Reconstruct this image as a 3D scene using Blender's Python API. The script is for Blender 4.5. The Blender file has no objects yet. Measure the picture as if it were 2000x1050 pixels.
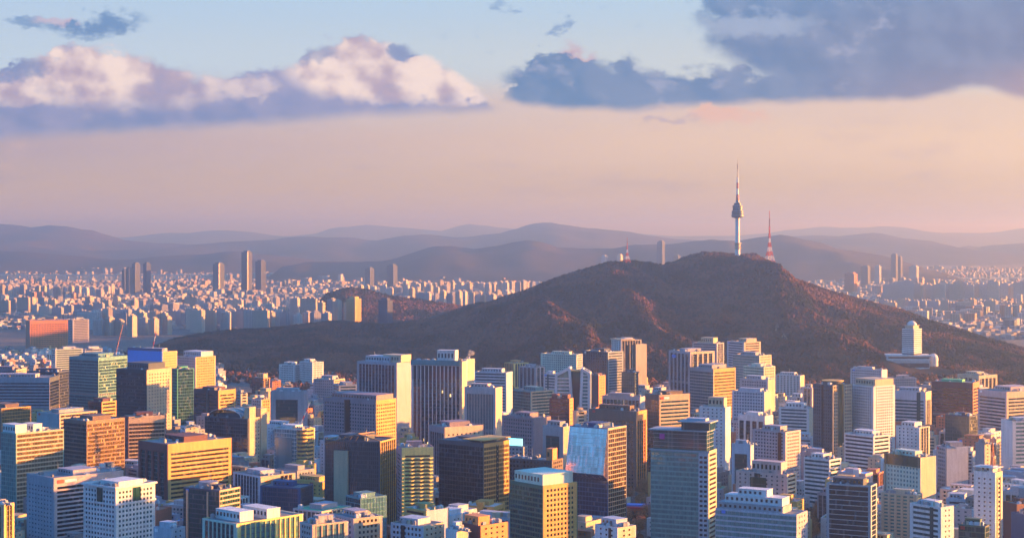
import bpy, math, random
import numpy as np
C = bpy.context.scene
COL = C.collection
R = math.radians
PI = math.pi
rnd = random.Random(7)

# ---------------------------------------------------------------- camera, light, exposure
F, HY, EYE = 3500.0, 450.0, 270.0           # focal length and horizon row in photo pixels, eye height in metres
cam = bpy.data.cameras.new('camera')
cam.sensor_width = 36; cam.lens = 36 * F / 2000; cam.shift_y = -(525 - HY) / 2000
cam.clip_start = 1; cam.clip_end = 120000
camo = bpy.data.objects.new('camera', cam); COL.objects.link(camo)
camo.location = (0, 0, EYE); camo.rotation_euler = (R(90), 0, 0)
C.camera = camo
SUN_EL, SUN_AZ = 6.8, 79.0                  # azimuth clockwise from +Y
EXPO = 2.25
C.view_settings.view_transform = 'Standard'; C.view_settings.look = 'None'
C.view_settings.gamma = 1; C.view_settings.exposure = EXPO
cy = C.cycles
cy.max_bounces = 5; cy.diffuse_bounces = 2; cy.glossy_bounces = 3; cy.transparent_max_bounces = 12
cy.volume_bounces = 0; cy.transmission_bounces = 2
cy.caustics_reflective = False; cy.caustics_refractive = False
cy.sample_clamp_indirect = 4
sl = bpy.data.lights.new('sun', 'SUN'); sl.energy = 5.0; sl.color = (1.0, 0.45, 0.10); sl.angle = R(0.6)
so = bpy.data.objects.new('sun', sl); COL.objects.link(so)
so.rotation_euler = (R(90 - SUN_EL), 0, R(180 - SUN_AZ)); so.location = (900, 0, 900)

def lin(h, k=1.0):
    h = h.lstrip('#'); v = [int(h[i:i + 2], 16) / 255 for i in (0, 2, 4)]
    v = [(c / 12.92 if c <= .04045 else ((c + .055) / 1.055) ** 2.4) * k for c in v]
    return (v[0], v[1], v[2], 1)

# ---- a small expression language over shader nodes
class X:
    nt = None
    def __init__(s, v): s.v = v
    @staticmethod
    def m(op, *a, clamp=False):
        n = X.nt.nodes.new('ShaderNodeMath'); n.operation = op; n.use_clamp = clamp
        for i, q in enumerate(a):
            q = q.v if isinstance(q, X) else q
            if isinstance(q, (int, float)): n.inputs[i].default_value = q
            else: X.nt.links.new(q, n.inputs[i])
        return X(n.outputs[0])
    def __add__(a, b): return X.m('ADD', a, b)
    def __radd__(a, b): return X.m('ADD', b, a)
    def __sub__(a, b): return X.m('SUBTRACT', a, b)
    def __rsub__(a, b): return X.m('SUBTRACT', b, a)
    def __mul__(a, b): return X.m('MULTIPLY', a, b)
    def __rmul__(a, b): return X.m('MULTIPLY', b, a)
    def __truediv__(a, b): return X.m('DIVIDE', a, b)
    def mx(a, b): return X.m('MAXIMUM', a, b)
    def mn(a, b): return X.m('MINIMUM', a, b)
def ss(x, a, b):                                # smooth step from a to b (a may exceed b)
    n = X.nt.nodes.new('ShaderNodeMapRange'); n.interpolation_type = 'SMOOTHSTEP'
    X.nt.links.new(x.v, n.inputs[0]); lo, hi = min(a, b), max(a, b)
    n.inputs[1].default_value = lo; n.inputs[2].default_value = hi
    n.inputs[3].default_value = 0 if a < b else 1; n.inputs[4].default_value = 1 if a < b else 0
    return X(n.outputs[0])
def cmix(f, a, b):
    n = X.nt.nodes.new('ShaderNodeMix'); n.data_type = 'RGBA'; n.clamp_factor = True
    for i, q in ((0, f), (6, a), (7, b)):
        q = q.v if isinstance(q, X) else q
        if isinstance(q, (int, float, tuple)): n.inputs[i].default_value = q
        else: X.nt.links.new(q, n.inputs[i])
    return X(n.outputs[2])
def vec(x, y, z=0.0):
    n = X.nt.nodes.new('ShaderNodeCombineXYZ')
    for i, q in enumerate((x, y, z)):
        if isinstance(q, X): X.nt.links.new(q.v, n.inputs[i])
        else: n.inputs[i].default_value = q
    return n.outputs[0]
def noise(v, scale, detail=5, rough=.55):
    n = X.nt.nodes.new('ShaderNodeTexNoise'); n.inputs['Scale'].default_value = scale
    n.inputs['Detail'].default_value = detail; n.inputs['Roughness'].default_value = rough
    X.nt.links.new(v, n.inputs['Vector']); return X(n.outputs[0])
def curve(x, pts, x0, x1, y0, y1):
    n = X.nt.nodes.new('ShaderNodeFloatCurve'); c = n.mapping.curves[0]
    P = [((px - x0) / (x1 - x0), (py - y0) / (y1 - y0)) for px, py in pts]
    c.points[0].location = P[0]; c.points[1].location = P[-1]
    for p in P[1:-1]: c.points.new(*p)
    n.mapping.update(); X.nt.links.new(((x - x0) * (1 / (x1 - x0))).v, n.inputs[1])
    return X(n.outputs[0]) * (y1 - y0) + y0
def ramp(x, stops, x0, x1, k):
    n = X.nt.nodes.new('ShaderNodeValToRGB'); e = n.color_ramp.elements; n.color_ramp.interpolation = 'EASE'
    S = [((p - x0) / (x1 - x0), lin(h, k)) for p, h in stops]
    e[0].position, e[0].color = S[0]; e[1].position, e[1].color = S[-1]
    for p, c in S[1:-1]: q = e.new(p); q.color = c
    X.nt.links.new(((x - x0) * (1 / (x1 - x0))).v, n.inputs[0]); return X(n.outputs[0])

# ---------------------------------------------------------------- sky
world = bpy.data.worlds.new('World'); C.world = world; world.use_nodes = True
nt = world.node_tree; X.nt = nt
sky = nt.nodes.new('ShaderNodeTexSky'); sky.sky_type = 'NISHITA'; sky.sun_disc = False
sky.sun_elevation = R(SUN_EL); sky.sun_rotation = R(SUN_AZ); sky.air_density = 1.0; sky.dust_density = .6; sky.ozone_density = 3.0
bg = nt.nodes['Background']; bg.inputs[1].default_value = 0.13
tc = nt.nodes.new('ShaderNodeTexCoord'); sp = nt.nodes.new('ShaderNodeSeparateXYZ')
nt.links.new(tc.outputs['Generated'], sp.inputs[0])
dx, dy, dz = (X(o) for o in sp.outputs)
hyp = X.m('SQRT', dx * dx + dy * dy).mx(.001)
az = X.m('ARCTAN2', dx, dy)
PXc = az * (F * 1.015) + 1000                    # azimuth on the photo's scale
azc = az.mx(-.4).mn(.4)
PYc = HY - dz / hyp * F * (1 + azc * azc * .5)   # elevation on the photo's scale
K = 1 / (2 ** EXPO * 0.13)                       # the colours below are the sky's as exposed
pv = vec(PXc * .001, PYc * .001)
n1 = noise(pv, 5, 8, .6); n2 = noise(vec(PXc * .001 + 7.3, PYc * .0016), 16, 7, .6); n3 = noise(vec(PXc * .0004 + 3, PYc * .0016), 6, 5, .55)
left = ramp(PYc, [(-1100, '#5f86c0'), (-400, '#93b5de'), (0, '#b9cfe6'), (120, '#c3d5e6'), (205, '#c2bfcc'), (280, '#bba8b0'), (380, '#cbb09c'), (450, '#cfb396'), (520, '#b5a094')], -1100, 520, K)
right = ramp(PYc, [(-1100, '#6c8fc2'), (-400, '#9dbada'), (0, '#bcd0e2'), (140, '#cdd5da'), (205, '#e3c9bb'), (280, '#ecccb2'), (380, '#dcbd9c'), (450, '#c9ad93'), (520, '#b09c94')], -1100, 520, K)
base = cmix(ss(PXc + (n3 - .5) * 500, -250, 1650), left, right)
base = cmix(ss(PXc, 1500, 2600) * ss(PYc, 60, 230) * ss(PYc, 420, 300) * .55, base, lin('#ffd9ae', K * 1.05))
# faint streaks under the banks
base = cmix(ss(n3, .52, .68) * ss(PYc, 215, 260) * ss(PYc, 430, 330) * .35, base, lin('#a497b4', K))
base = cmix(ss(n2, .55, .7) * ss(n1, .45, .6) * ss(PYc, 225, 260) * ss(PYc, 400, 330) * .3, base, lin('#e6bfae', K))
# warped coordinates give the banks their torn edges
n4 = noise(vec(PXc * .001 + 4.1, PYc * .0013 + 2), 42, 4, .6)
wx = PXc + (n1 - .5) * 90 + (n2 - .5) * 60 + (n4 - .5) * 34
wy = PYc + (n1 - .5) * 95 + (n2 - .5) * 60 + (n4 - .5) * 34
wxr = PXc + (n1 - .5) * 200 + (n2 - .5) * 170
def ell(cx, cy_, rx, ry, soft=.5, px=None, py=None):
    a = ((px or wx) - cx) * (1 / rx); b = ((py or wy) - cy_) * (1 / ry)
    return ss(a * a + b * b, 1 + soft, 1 - soft)
# left bank
topL = curve(wx, [(-600, 190), (-200, 150), (0, 150), (40, 122), (110, 100), (150, 80), (190, 90), (250, 102), (310, 124), (380, 142), (450, 140), (500, 138), (560, 132), (590, 104), (650, 86), (710, 74), (770, 84), (830, 108), (890, 142), (940, 178), (965, 208), (1000, 214), (1300, 214)], -600, 1300, 0, 300)
botL = curve(PXc, [(-600, 290), (0, 268), (250, 250), (480, 238), (700, 222), (900, 212), (965, 208), (1300, 205)], -600, 1300, 0, 300)
dL = ss(wy - topL + (n2 - .5) * 26, -9, 15) * ss(PYc + (n1 - .5) * 20 - botL, 18, -14) * ss(PXc, 985, 955)
shade = cmix(ss(PYc, 150, 245), lin('#8d9ac4', K), lin('#788cba', K))
shade = cmix(ss(n1, .35, .65) * .5, shade, lin('#a3a0c2', K))
n1b = noise(vec(PXc * .001 + .016, PYc * .001 - .010), 5, 8, .6)
nA = noise(vec(PXc * .001 + 1.1, PYc * .0013), 5.5, 2.5, .45); nB = noise(vec(PXc * .001 + 1.125, PYc * .0013 - .018), 5.5, 2.5, .45)
emb = ss(nA - nB + (n1 - n1b) * .45 + (n4 - .5) * .10, -.075, .075)
litc = cmix(emb, lin('#b09db6', K), lin('#fbe4da', K * 1.03))
litc = cmix(.16, litc, lin('#f5e0d4', K))
puff = ss(n1 + n2 * .8 + ss(PYc, 230, 100) * .25, .82, 1.1)
mL = (ell(185, 148, 135, 62, .8)).mx(ell(330, 170, 110, 40, .8) * .75).mx(ell(60, 185, 75, 28, .6) * .8).mx(ell(755, 140, 185, 62, .45)).mx(ell(480, 172, 60, 22, .7) * .55).mx(ell(885, 180, 70, 26, .6))
litL = (mL * (.62 + puff * .5)).mn(.94)
shade = cmix(emb * .35, shade, lin('#b5adc8', K))
cl = cmix(litL, shade, litc)
darkp = ell(785, 98, 34, 20, .5).mx(ell(40, 130, 55, 26, .8) * .8).mx(ell(610, 105, 42, 22, .8) * .7)
cl = cmix(darkp * .85, cl, lin('#7791bf', K))
col = cmix(dL, base, cl)
# right bank
topR = curve(wxr, [(900, 215), (960, 200), (1000, 150), (1050, 142), (1085, 104), (1130, 92), (1180, 118), (1230, 108), (1265, 134), (1300, 150), (1350, 146), (1420, 140), (1500, 120), (1700, 60), (2600, 20)], 900, 2600, -100, 300)
botR = curve(PXc + (n1 - .5) * 60, [(900, 190), (985, 196), (1050, 206), (1200, 212), (1330, 206), (1500, 198), (1700, 194), (1790, 192), (1850, 176), (1900, 168), (1940, 178), (2000, 192), (2600, 230)], 900, 2600, -100, 300)
dR = (ss(wy - topR + (n2 - .5) * 30, -10, 20).mx(ell(1790, 20, 425, 175, .16, wxr, wy + (n2 - .5) * 50))) * ss(PYc + (n2 - .5) * 22 - botR, 12, -12) * ss(PXc, 965, 1010)
cr = cmix(ss(PXc + (n1 - .5) * 300, 1150, 2100), lin('#6a8ab4', K), lin('#7d88a9', K))
cr = cmix(emb * .35, cr, lin('#98a3c0', K))
cr = cmix(ss(PYc + (n1 - .5) * 80, 90, 210) * ss(PXc, 1500, 2050), cr, lin('#a295a8', K))
cr = cmix(ss(n2, .5, .66) * ss(n1, .5, .62) * .55, cr, lin('#b3b6ce', K))
cr = cmix(ell(1480, 50, 110, 24, .9) * .6, cr, lin('#b4c0d8', K))
cr = cmix(ell(1130, 96, 42, 15, .7) * .8, cr, lin('#d9b8c0', K))
cr = cmix(ss(PXc, 1850, 2150) * ss(PYc, 90, 170) * .5, cr, lin('#cfa6a6', K))
col = cmix(dR, col, cr)
# torn scraps: upper left, between the banks, a small lit puff under the right bank
sc = ell(185, 45, 95, 24, .7) * ss(n2, .36, .54)
sc = sc.mx(ell(75, 34, 55, 14, .7) * ss(n2, .3, .5) * .8)
col = cmix(sc * .92, col, cmix(ell(110, 28, 45, 16, .8), lin('#6e90bd', K), lin('#c9b4c6', K)))
col = cmix(ell(1060, 60, 190, 60, .8) * ss(n2, .57, .68) * .75, col, lin('#84a0c8', K))
col = cmix(ell(1430, 222, 72, 17, .6) * ss(n1 + n2, .8, 1.0), col, lin('#eabfae', K))
col = cmix(ell(1300, 234, 70, 12, .8) * ss(n2, .42, .55) * .5, col, lin('#aa9cb6', K))
# away from the west the unseen low sky is darkened blue to deepen shade on walls
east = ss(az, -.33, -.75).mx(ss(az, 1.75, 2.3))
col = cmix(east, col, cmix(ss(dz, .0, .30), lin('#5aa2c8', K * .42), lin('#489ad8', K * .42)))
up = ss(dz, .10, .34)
# the Nishita sky over and round it, tinted blue to turn the shade bluer
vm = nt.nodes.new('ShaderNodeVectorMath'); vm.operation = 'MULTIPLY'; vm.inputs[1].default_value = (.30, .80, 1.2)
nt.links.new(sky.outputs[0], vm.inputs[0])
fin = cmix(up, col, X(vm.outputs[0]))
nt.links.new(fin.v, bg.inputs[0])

# ---------------------------------------------------------------- materials
MC = {}
def mat(name):
    m = bpy.data.materials.new(name); m.use_nodes = True; X.nt = m.node_tree
    return m, m.node_tree.nodes['Principled BSDF'], m.node_tree
def L(a, b): X.nt.links.new(a.v if isinstance(a, X) else a, b)
def nd(t): return X.nt.nodes.new(t)
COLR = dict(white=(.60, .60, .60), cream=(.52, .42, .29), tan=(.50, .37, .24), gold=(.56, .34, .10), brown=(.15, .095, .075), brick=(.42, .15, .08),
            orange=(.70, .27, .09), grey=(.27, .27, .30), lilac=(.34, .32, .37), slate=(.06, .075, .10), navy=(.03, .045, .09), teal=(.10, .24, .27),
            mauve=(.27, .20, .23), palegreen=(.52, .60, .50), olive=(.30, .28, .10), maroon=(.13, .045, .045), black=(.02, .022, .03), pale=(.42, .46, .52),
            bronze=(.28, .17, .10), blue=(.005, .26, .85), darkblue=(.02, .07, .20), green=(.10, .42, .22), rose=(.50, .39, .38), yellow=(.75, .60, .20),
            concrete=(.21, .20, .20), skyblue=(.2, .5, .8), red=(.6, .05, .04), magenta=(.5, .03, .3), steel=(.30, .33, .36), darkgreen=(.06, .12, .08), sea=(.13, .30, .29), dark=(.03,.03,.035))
def wallm(c, rough=.75):
    k = ('w', c)
    if k in MC: return MC[k]
    m, b, t = mat('wall_' + c); v = COLR[c]
    g = nd('ShaderNodeNewGeometry'); oi = nd('ShaderNodeObjectInfo')
    a = noise(g.outputs['Position'], .05, 4); s2 = noise(g.outputs['Position'], .9, 3)
    st = nd('ShaderNodeMapping'); st.inputs['Scale'].default_value = (.5, .5, .035); L(g.outputs['Position'], st.inputs['Vector']); a2 = noise(st.outputs[0], 1, 3)
    f = (a - .5) * .5 + (s2 - .5) * .4 + (a2 - .5) * .7 + (X(oi.outputs['Random']) - .5) * .12 + 1
    mu = nd('ShaderNodeVectorMath'); mu.operation = 'SCALE'; mu.inputs[0].default_value = v; L(f, mu.inputs['Scale'])
    L(mu.outputs[0], b.inputs['Base Color']); b.inputs['Roughness'].default_value = rough
    MC[k] = m; return m
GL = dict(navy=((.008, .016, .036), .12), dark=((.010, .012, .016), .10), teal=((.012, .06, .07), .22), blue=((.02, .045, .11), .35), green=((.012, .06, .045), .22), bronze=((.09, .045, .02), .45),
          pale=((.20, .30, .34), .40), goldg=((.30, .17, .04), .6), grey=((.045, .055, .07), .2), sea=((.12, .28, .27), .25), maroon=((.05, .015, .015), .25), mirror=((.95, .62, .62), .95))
def glassm(c, lit=0.0):
    k = ('g', c, lit)
    if k in MC: return MC[k]
    m, b, t = mat('glass_' + c); v, metal = GL[c] if c in GL else (tuple(q * .35 for q in COLR[c]), .35)
    tcn = nd('ShaderNodeTexCoord'); oi = nd('ShaderNodeObjectInfo'); s = nd('ShaderNodeSeparateXYZ'); L(tcn.outputs['Object'], s.inputs[0])
    x, y, z = (X(o) for o in s.outputs)
    cx = X.m('FLOOR', x * (1 / 1.6) + .013); cyy = X.m('FLOOR', y * (1 / 1.6) + .013)
    wn = nd('ShaderNodeTexWhiteNoise'); wn.noise_dimensions = '4D'; L(vec(cx, cyy, 0.0), wn.inputs['Vector']); L(X(oi.outputs['Random']) * 97, wn.inputs['W'])
    r = X(wn.outputs['Value']); rc = wn.outputs['Color']
    mu = nd('ShaderNodeVectorMath'); mu.operation = 'SCALE'; mu.inputs[0].default_value = v; L(r * .5 + .7, mu.inputs['Scale'])
    blind = ss(r, .90, .92) * .3
    bc = cmix(blind, mu.outputs[0], (.30, .29, .27, 1)); L(bc, b.inputs['Base Color'])
    L((1 - blind) * metal, b.inputs['Metallic']); L(r * .1 + .07 + blind * .3, b.inputs['Roughness'])
    b.inputs['Specular IOR Level'].default_value = .9
    g = nd('ShaderNodeNewGeometry')
    wv = nd('ShaderNodeTexNoise'); wv.inputs['Scale'].default_value = .12; wv.inputs['Detail'].default_value = 2; L(g.outputs['Position'], wv.inputs['Vector'])
    a1 = nd('ShaderNodeVectorMath'); a1.operation = 'SUBTRACT'; L(rc, a1.inputs[0]); a1.inputs[1].default_value = (.5, .5, .5)
    a2 = nd('ShaderNodeVectorMath'); a2.operation = 'SCALE'; L(a1.outputs[0], a2.inputs[0]); a2.inputs['Scale'].default_value = .02
    a3 = nd('ShaderNodeVectorMath'); a3.operation = 'SUBTRACT'; L(wv.outputs['Color'], a3.inputs[0]); a3.inputs[1].default_value = (.5, .5, .5)
    a4 = nd('ShaderNodeVectorMath'); a4.operation = 'SCALE'; L(a3.outputs[0], a4.inputs[0]); a4.inputs['Scale'].default_value = .04
    a5 = nd('ShaderNodeVectorMath'); a5.operation = 'ADD'; L(a2.outputs[0], a5.inputs[0]); L(a4.outputs[0], a5.inputs[1])
    a6 = nd('ShaderNodeVectorMath'); a6.operation = 'ADD'; L(g.outputs['Normal'], a6.inputs[0]); L(a5.outputs[0], a6.inputs[1])
    a7 = nd('ShaderNodeVectorMath'); a7.operation = 'NORMALIZE'; L(a6.outputs[0], a7.inputs[0]); L(a7.outputs[0], b.inputs['Normal'])
    if lit:
        b.inputs['Emission Color'].default_value = (1, .62, .25, 1); L(ss(r, lit, lit + .004) * .5, b.inputs['Emission Strength'])
    MC[k] = m; return m
def plain(name, c, rough=.6, metal=0, emit=0):
    k = ('p', name)
    if k in MC: return MC[k]
    m, b, t = mat(name)
    g = nd('ShaderNodeNewGeometry'); f = (noise(g.outputs['Position'], .4, 4) - .5) * .4 + 1
    mu = nd('ShaderNodeVectorMath'); mu.operation = 'SCALE'; mu.inputs[0].default_value = c[:3]; L(f, mu.inputs['Scale'])
    L(mu.outputs[0], b.inputs['Base Color']); b.inputs['Roughness'].default_value = rough; b.inputs['Metallic'].default_value = metal
    if emit: b.inputs['Emission Color'].default_value = (*c[:3], 1); b.inputs['Emission Strength'].default_value = emit
    MC[k] = m; return m

# ---------------------------------------------------------------- mesh helpers
CUBE = np.array([(0,0,0),(1,0,0),(1,1,0),(0,1,0),(0,0,1),(1,0,1),(1,1,1),(0,1,1)], float)
CF = np.array([(0,3,2,1),(4,5,6,7),(0,1,5,4),(1,2,6,5),(2,3,7,6),(3,0,4,7)])
def mesh(name, V, Fc, mats=(), mi=None, smooth=False):
    me = bpy.data.meshes.new(name); V = np.asarray(V, np.float32); Fc = np.asarray(Fc, np.int32)
    n, k = Fc.shape
    me.vertices.add(len(V)); me.vertices.foreach_set('co', V.ravel())
    me.loops.add(n * k); me.loops.foreach_set('vertex_index', Fc.ravel())
    me.polygons.add(n); me.polygons.foreach_set('loop_start', np.arange(0, n * k, k, dtype=np.int32))
    for m in mats: me.materials.append(m)
    if mi is not None: me.polygons.foreach_set('material_index', np.asarray(mi, np.int32))
    me.polygons.foreach_set('use_smooth', np.full(n, bool(smooth)))
    me.update(calc_edges=True); me.validate(); return me
def boxmesh(name, boxes, mats, mi=None):
    """boxes: rows (x0,x1,y0,y1,z0,z1)."""
    b = np.asarray(boxes, float); n = len(b)
    lo = b[:, [0, 2, 4]]; sz = b[:, [1, 3, 5]] - lo
    V = (lo[:, None, :] + CUBE[None] * sz[:, None, :]).reshape(-1, 3)
    Fc = (np.arange(n)[:, None, None] * 8 + CF[None]).reshape(-1, 4)
    return mesh(name, V, Fc, mats, None if mi is None else np.repeat(mi, 6))
def ob(name, me, parent=None, loc=(0, 0, 0), rz=0):
    o = bpy.data.objects.new(name, me); COL.objects.link(o); o.location = loc; o.rotation_euler = (0, 0, rz)
    if parent is not None: o.parent = parent
    return o
LABELS = {}
def tag(o, label, cat, group=None):
    o['label'] = label; o['category'] = cat
    if group: o['group'] = group
    return o
def lathe(name, prof, mats, seg=24, mi=None, smooth=True):
    P = np.array(prof, float); a = np.linspace(0, 2 * PI, seg, endpoint=False); n = len(P)
    V = np.stack([P[:, 0][:, None] * np.cos(a), P[:, 0][:, None] * np.sin(a), np.repeat(P[:, 1][:, None], seg, 1)], -1).reshape(-1, 3)
    Fc = [(i * seg + j, i * seg + (j + 1) % seg, (i + 1) * seg + (j + 1) % seg, (i + 1) * seg + j) for i in range(n - 1) for j in range(seg)]
    return mesh(name, V, Fc, mats, None if mi is None else np.repeat(mi, seg), smooth)
def prism(pts, z0, z1, name, m):
    n = len(pts); V = [(x, y, z0) for x, y in pts] + [(x, y, z1) for x, y in pts]
    me = bpy.data.meshes.new(name)
    me.from_pydata(V, [], [tuple(range(n))[::-1], tuple(range(n, 2 * n))] + [(i, (i + 1) % n, n + (i + 1) % n, n + i) for i in range(n)])
    me.materials.append(m); me.update(); return me
def struts(name, segs, m):
    """square bars from p to q with half thickness r."""
    V = []; Fc = []
    for p, q, r in segs:
        p = np.array(p, float); q = np.array(q, float); d = q - p; d /= np.linalg.norm(d)
        u = np.cross(d, (0, 0, 1) if abs(d[2]) < .9 else (1, 0, 0)); u /= np.linalg.norm(u); w = np.cross(d, u); k = len(V)
        for e in (p, q):
            for a, b in ((-1, -1), (1, -1), (1, 1), (-1, 1)): V.append(e + u * a * r + w * b * r)
        Fc += [(k, k + 3, k + 2, k + 1), (k + 4, k + 5, k + 6, k + 7)] + [(k + i, k + (i + 1) % 4, k + 4 + (i + 1) % 4, k + 4 + i) for i in range(4)]
    return mesh(name, V, Fc, [m])

# ---------------------------------------------------------------- terrain
def vnoise(x, y, seed=0):
    xi = np.floor(x).astype(np.int64); yi = np.floor(y).astype(np.int64); fx = x - xi; fy = y - yi
    fx = fx * fx * (3 - 2 * fx); fy = fy * fy * (3 - 2 * fy)
    def h(a, b):
        n = (a * 374761393 + b * 668265263 + seed * 1442695041) & 0xffffffff
        n = ((n ^ (n >> 13)) * 1274126177) & 0xffffffff
        return ((n ^ (n >> 16)) & 0xffff) / 65535.0
    return (h(xi, yi) * (1 - fx) + h(xi + 1, yi) * fx) * (1 - fy) + (h(xi, yi + 1) * (1 - fx) + h(xi + 1, yi + 1) * fx) * fy
def fbm(x, y, seed=0, o=5):
    s = 0; a = .5
    for i in range(o): s = s + a * vnoise(x * 2 ** i, y * 2 ** i, seed + i); a *= .5
    return s
def ridged(x, y, seed=0, o=4):
    s = 0; a = .5
    for i in range(o): s = s + a * (1 - abs(2 * vnoise(x * 2 ** i, y * 2 ** i, seed + i) - 1)); a *= .5
    return s
YR = 4200.0
CREST = [(60, 720), (250, 690), (345, 664), (420, 650), (560, 640), (640, 636), (700, 637), (830, 633), (900, 612), (960, 592), (1040, 562), (1100, 539), (1150, 525), (1190, 513), (1240, 511), (1300, 521), (1340, 512), (1385, 500),
         (1440, 502), (1475, 497), (1505, 513), (1550, 543), (1620, 568), (1700, 592), (1780, 614), (1850, 642), (1900, 657), (1950, 680), (2040, 715), (2200, 740)]
cpx = np.array([c[0] for c in CREST], float); chz = EYE - (np.array([c[1] for c in CREST]) - HY) / F * YR
def hill_z(x, Y):
    x = np.asarray(x, float); Y = np.asarray(Y, float)
    h = np.interp(x / 1.2 + 1000, cpx, chz, left=-30, right=-60) + 0 * Y
    h = np.minimum(h, 1e9)
    px = x / 1.2 + 1000
    yf = np.interp(px, [200, 500, 900, 1300, 1700, 2100], [3850, 3600, 3250, 3180, 3120, 3100])
    t = np.clip((Y - yf) / (YR - yf), 0, 1); tb = np.clip((5300 - Y) / (5300 - YR), 0, 1)
    s = np.where(Y < YR, t ** 1.15 * (1.6 - .6 * t), tb * tb * (3 - 2 * tb))
    e = np.clip(np.where(Y < YR, 4 * t * (1 - t), 4 * tb * (1 - tb)), 0, 1) * np.clip(h / 120, 0, 1)
    g = (ridged(x / 330 + Y / 1500, Y / 900, 3) - .62) * 135 * e + (ridged(x / 120 + 5, Y / 260, 9) - .6) * 52 * e
    sp = np.exp(-((x - (520 + (4200 - Y) * .18)) / 90) ** 2) * 30 * np.clip(e, 0, 1)
    return h * s + g + sp + (fbm(x / 25, Y / 25, 5, 3) - .45) * 5 * np.clip(s * 3, 0, 1) - 1.5
def gz(x, Y):
    return float(max(0.0, hill_z(np.array([x]), np.array([Y]))[0])) if 2900 < Y < 5400 else 0.0

def groundm():
    m, b, t = mat('ground'); g = nd('ShaderNodeNewGeometry'); p = g.outputs['Position']
    a = noise(p, .012, 6); c = noise(p, .11, 4)
    c1 = cmix(ss(a, .4, .6), (.05, .05, .055, 1), (.10, .085, .07, 1)); c2 = cmix(ss(c, .5, .6), c1, (.16, .15, .14, 1))
    L(c2, b.inputs['Base Color']); b.inputs['Roughness'].default_value = .9; return m
def forestm(name, c1, c2, c3, sc=.012):
    m, b, t = mat(name); g = nd('ShaderNodeNewGeometry'); p = g.outputs['Position']
    a = noise(p, sc, 6, .65); q = noise(p, sc * 9, 4, .7)
    k = cmix(ss(a, .42, .6), c1, c2); k = cmix(ss(q, .5, .65), k, c3)
    L(k, b.inputs['Base Color']); b.inputs['Roughness'].default_value = 1; b.inputs['Specular IOR Level'].default_value = .05; return m
def struct(name, me):
    o = ob(name, me); o['kind'] = 'structure'; return o
def gridmesh(name, xs, ys, Z, m, smooth=True):
    nx, ny = len(xs), len(ys); Xg, Yg = np.meshgrid(xs, ys)
    V = np.stack([Xg, Yg, Z], -1).reshape(-1, 3); i = np.arange(nx - 1)[None, :] + np.arange(ny - 1)[:, None] * nx; i = i.ravel()
    return mesh(name, V, np.stack([i, i + 1, i + nx + 1, i + nx], -1), [m], None, smooth)
struct('ground', mesh('ground', [(-30000, -6000, 0), (30000, -6000, 0), (30000, 60000, 0), (-30000, 60000, 0)], [(0, 1, 2, 3)], [groundm()]))
HILLM = forestm('hill_floor', (.045, .035, .03, 1), (.09, .055, .04, 1), (.035, .04, .022, 1), .01)
xs = np.arange(-1250, 1560, 11.0); ys = np.arange(2850, 5400, 14.0); Xg, Yg = np.meshgrid(xs, ys)
struct('wooded_hill_terrain', gridmesh('hill', xs, ys, np.maximum(hill_z(Xg, Yg), -1.4), HILLM))
def mound(name, Yc, wid, pts, mt, amp=12, sc=200, step=16):
    px = np.array([p[0] for p in pts], float); h = EYE - (np.array([p[1] for p in pts]) - HY) / F * Yc
    x0, x1 = (px[0] - 1000) / F * Yc, (px[-1] - 1000) / F * Yc
    xs = np.arange(x0, x1, step); ys = np.linspace(Yc - wid, Yc + wid, max(16, int(wid * 2 / step / 1.5))); Xg, Yg = np.meshgrid(xs, ys)
    fz = lambda x, y: (np.interp(x * F / Yc + 1000, px, h)) * np.clip(1 - abs((y - Yc) / wid), 0, 1) ** .85 * (1 + (.34 * (fbm(x / sc * 1.3, y / sc * .4, 77, 4) - .5) + .16 * (fbm(x / sc * 4, y / sc * 2, 78, 3) - .45) if Yc > 9000 else 0)) + (ridged(x / sc, y / sc, int(Yc) % 17) - .6) * amp * 1.5 * np.clip(4 * (1 - abs((y - Yc) / wid)) * abs((y - Yc) / wid), 0, 1) - 1
    struct(name, gridmesh(name, xs, ys, fz(Xg, Yg), mt)); return fz
FARM = forestm('far_hill', (.055, .05, .045, 1), (.09, .065, .05, 1), (.04, .045, .03, 1), .002)
smallz = mound('small_wooded_hill_terrain', 5350, 380, [(560, 640), (600, 622), (625, 590), (640, 574), (680, 563), (720, 568), (760, 579), (840, 590), (900, 600), (960, 618), (1020, 640)], HILLM, 14, 130)
mound('far_hill', 10500, 1300, [(520, 560), (560, 522), (600, 511), (660, 512), (740, 510), (780, 500), (840, 479), (880, 476), (930, 482), (970, 474), (1010, 467), (1040, 468), (1090, 482), (1150, 487), (1200, 489), (1240, 480), (1300, 472), (1350, 463), (1400, 458), (1450, 462), (1490, 463), (1520, 465), (1600, 475), (1680, 492), (1750, 507), (1800, 519), (1900, 560)], FARM, 70, 700, 45)
mound('far_hill', 12200, 1200, [(-400, 480), (0, 492), (100, 498), (250, 505), (340, 500), (420, 494), (470, 490), (540, 494), (600, 506), (700, 530)], FARM, 60, 700, 55)
mound('far_mountain', 16500, 2600, [(-500, 425), (-200, 430), (0, 437), (60, 443), (120, 443), (180, 452), (235, 466), (300, 470), (420, 472), (520, 466), (560, 462), (620, 463), (680, 462), (730, 472), (780, 460), (830, 457), (900, 463), (980, 452), (1040, 438), (1080, 437), (1130, 447), (1200, 455), (1260, 460), (1330, 463), (1420, 470), (1500, 470), (1580, 463), (1640, 460), (1700, 458), (1760, 466), (1840, 480), (1880, 492), (1930, 485), (2000, 474), (2400, 462)], FARM, 130, 1100, 80)
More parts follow.
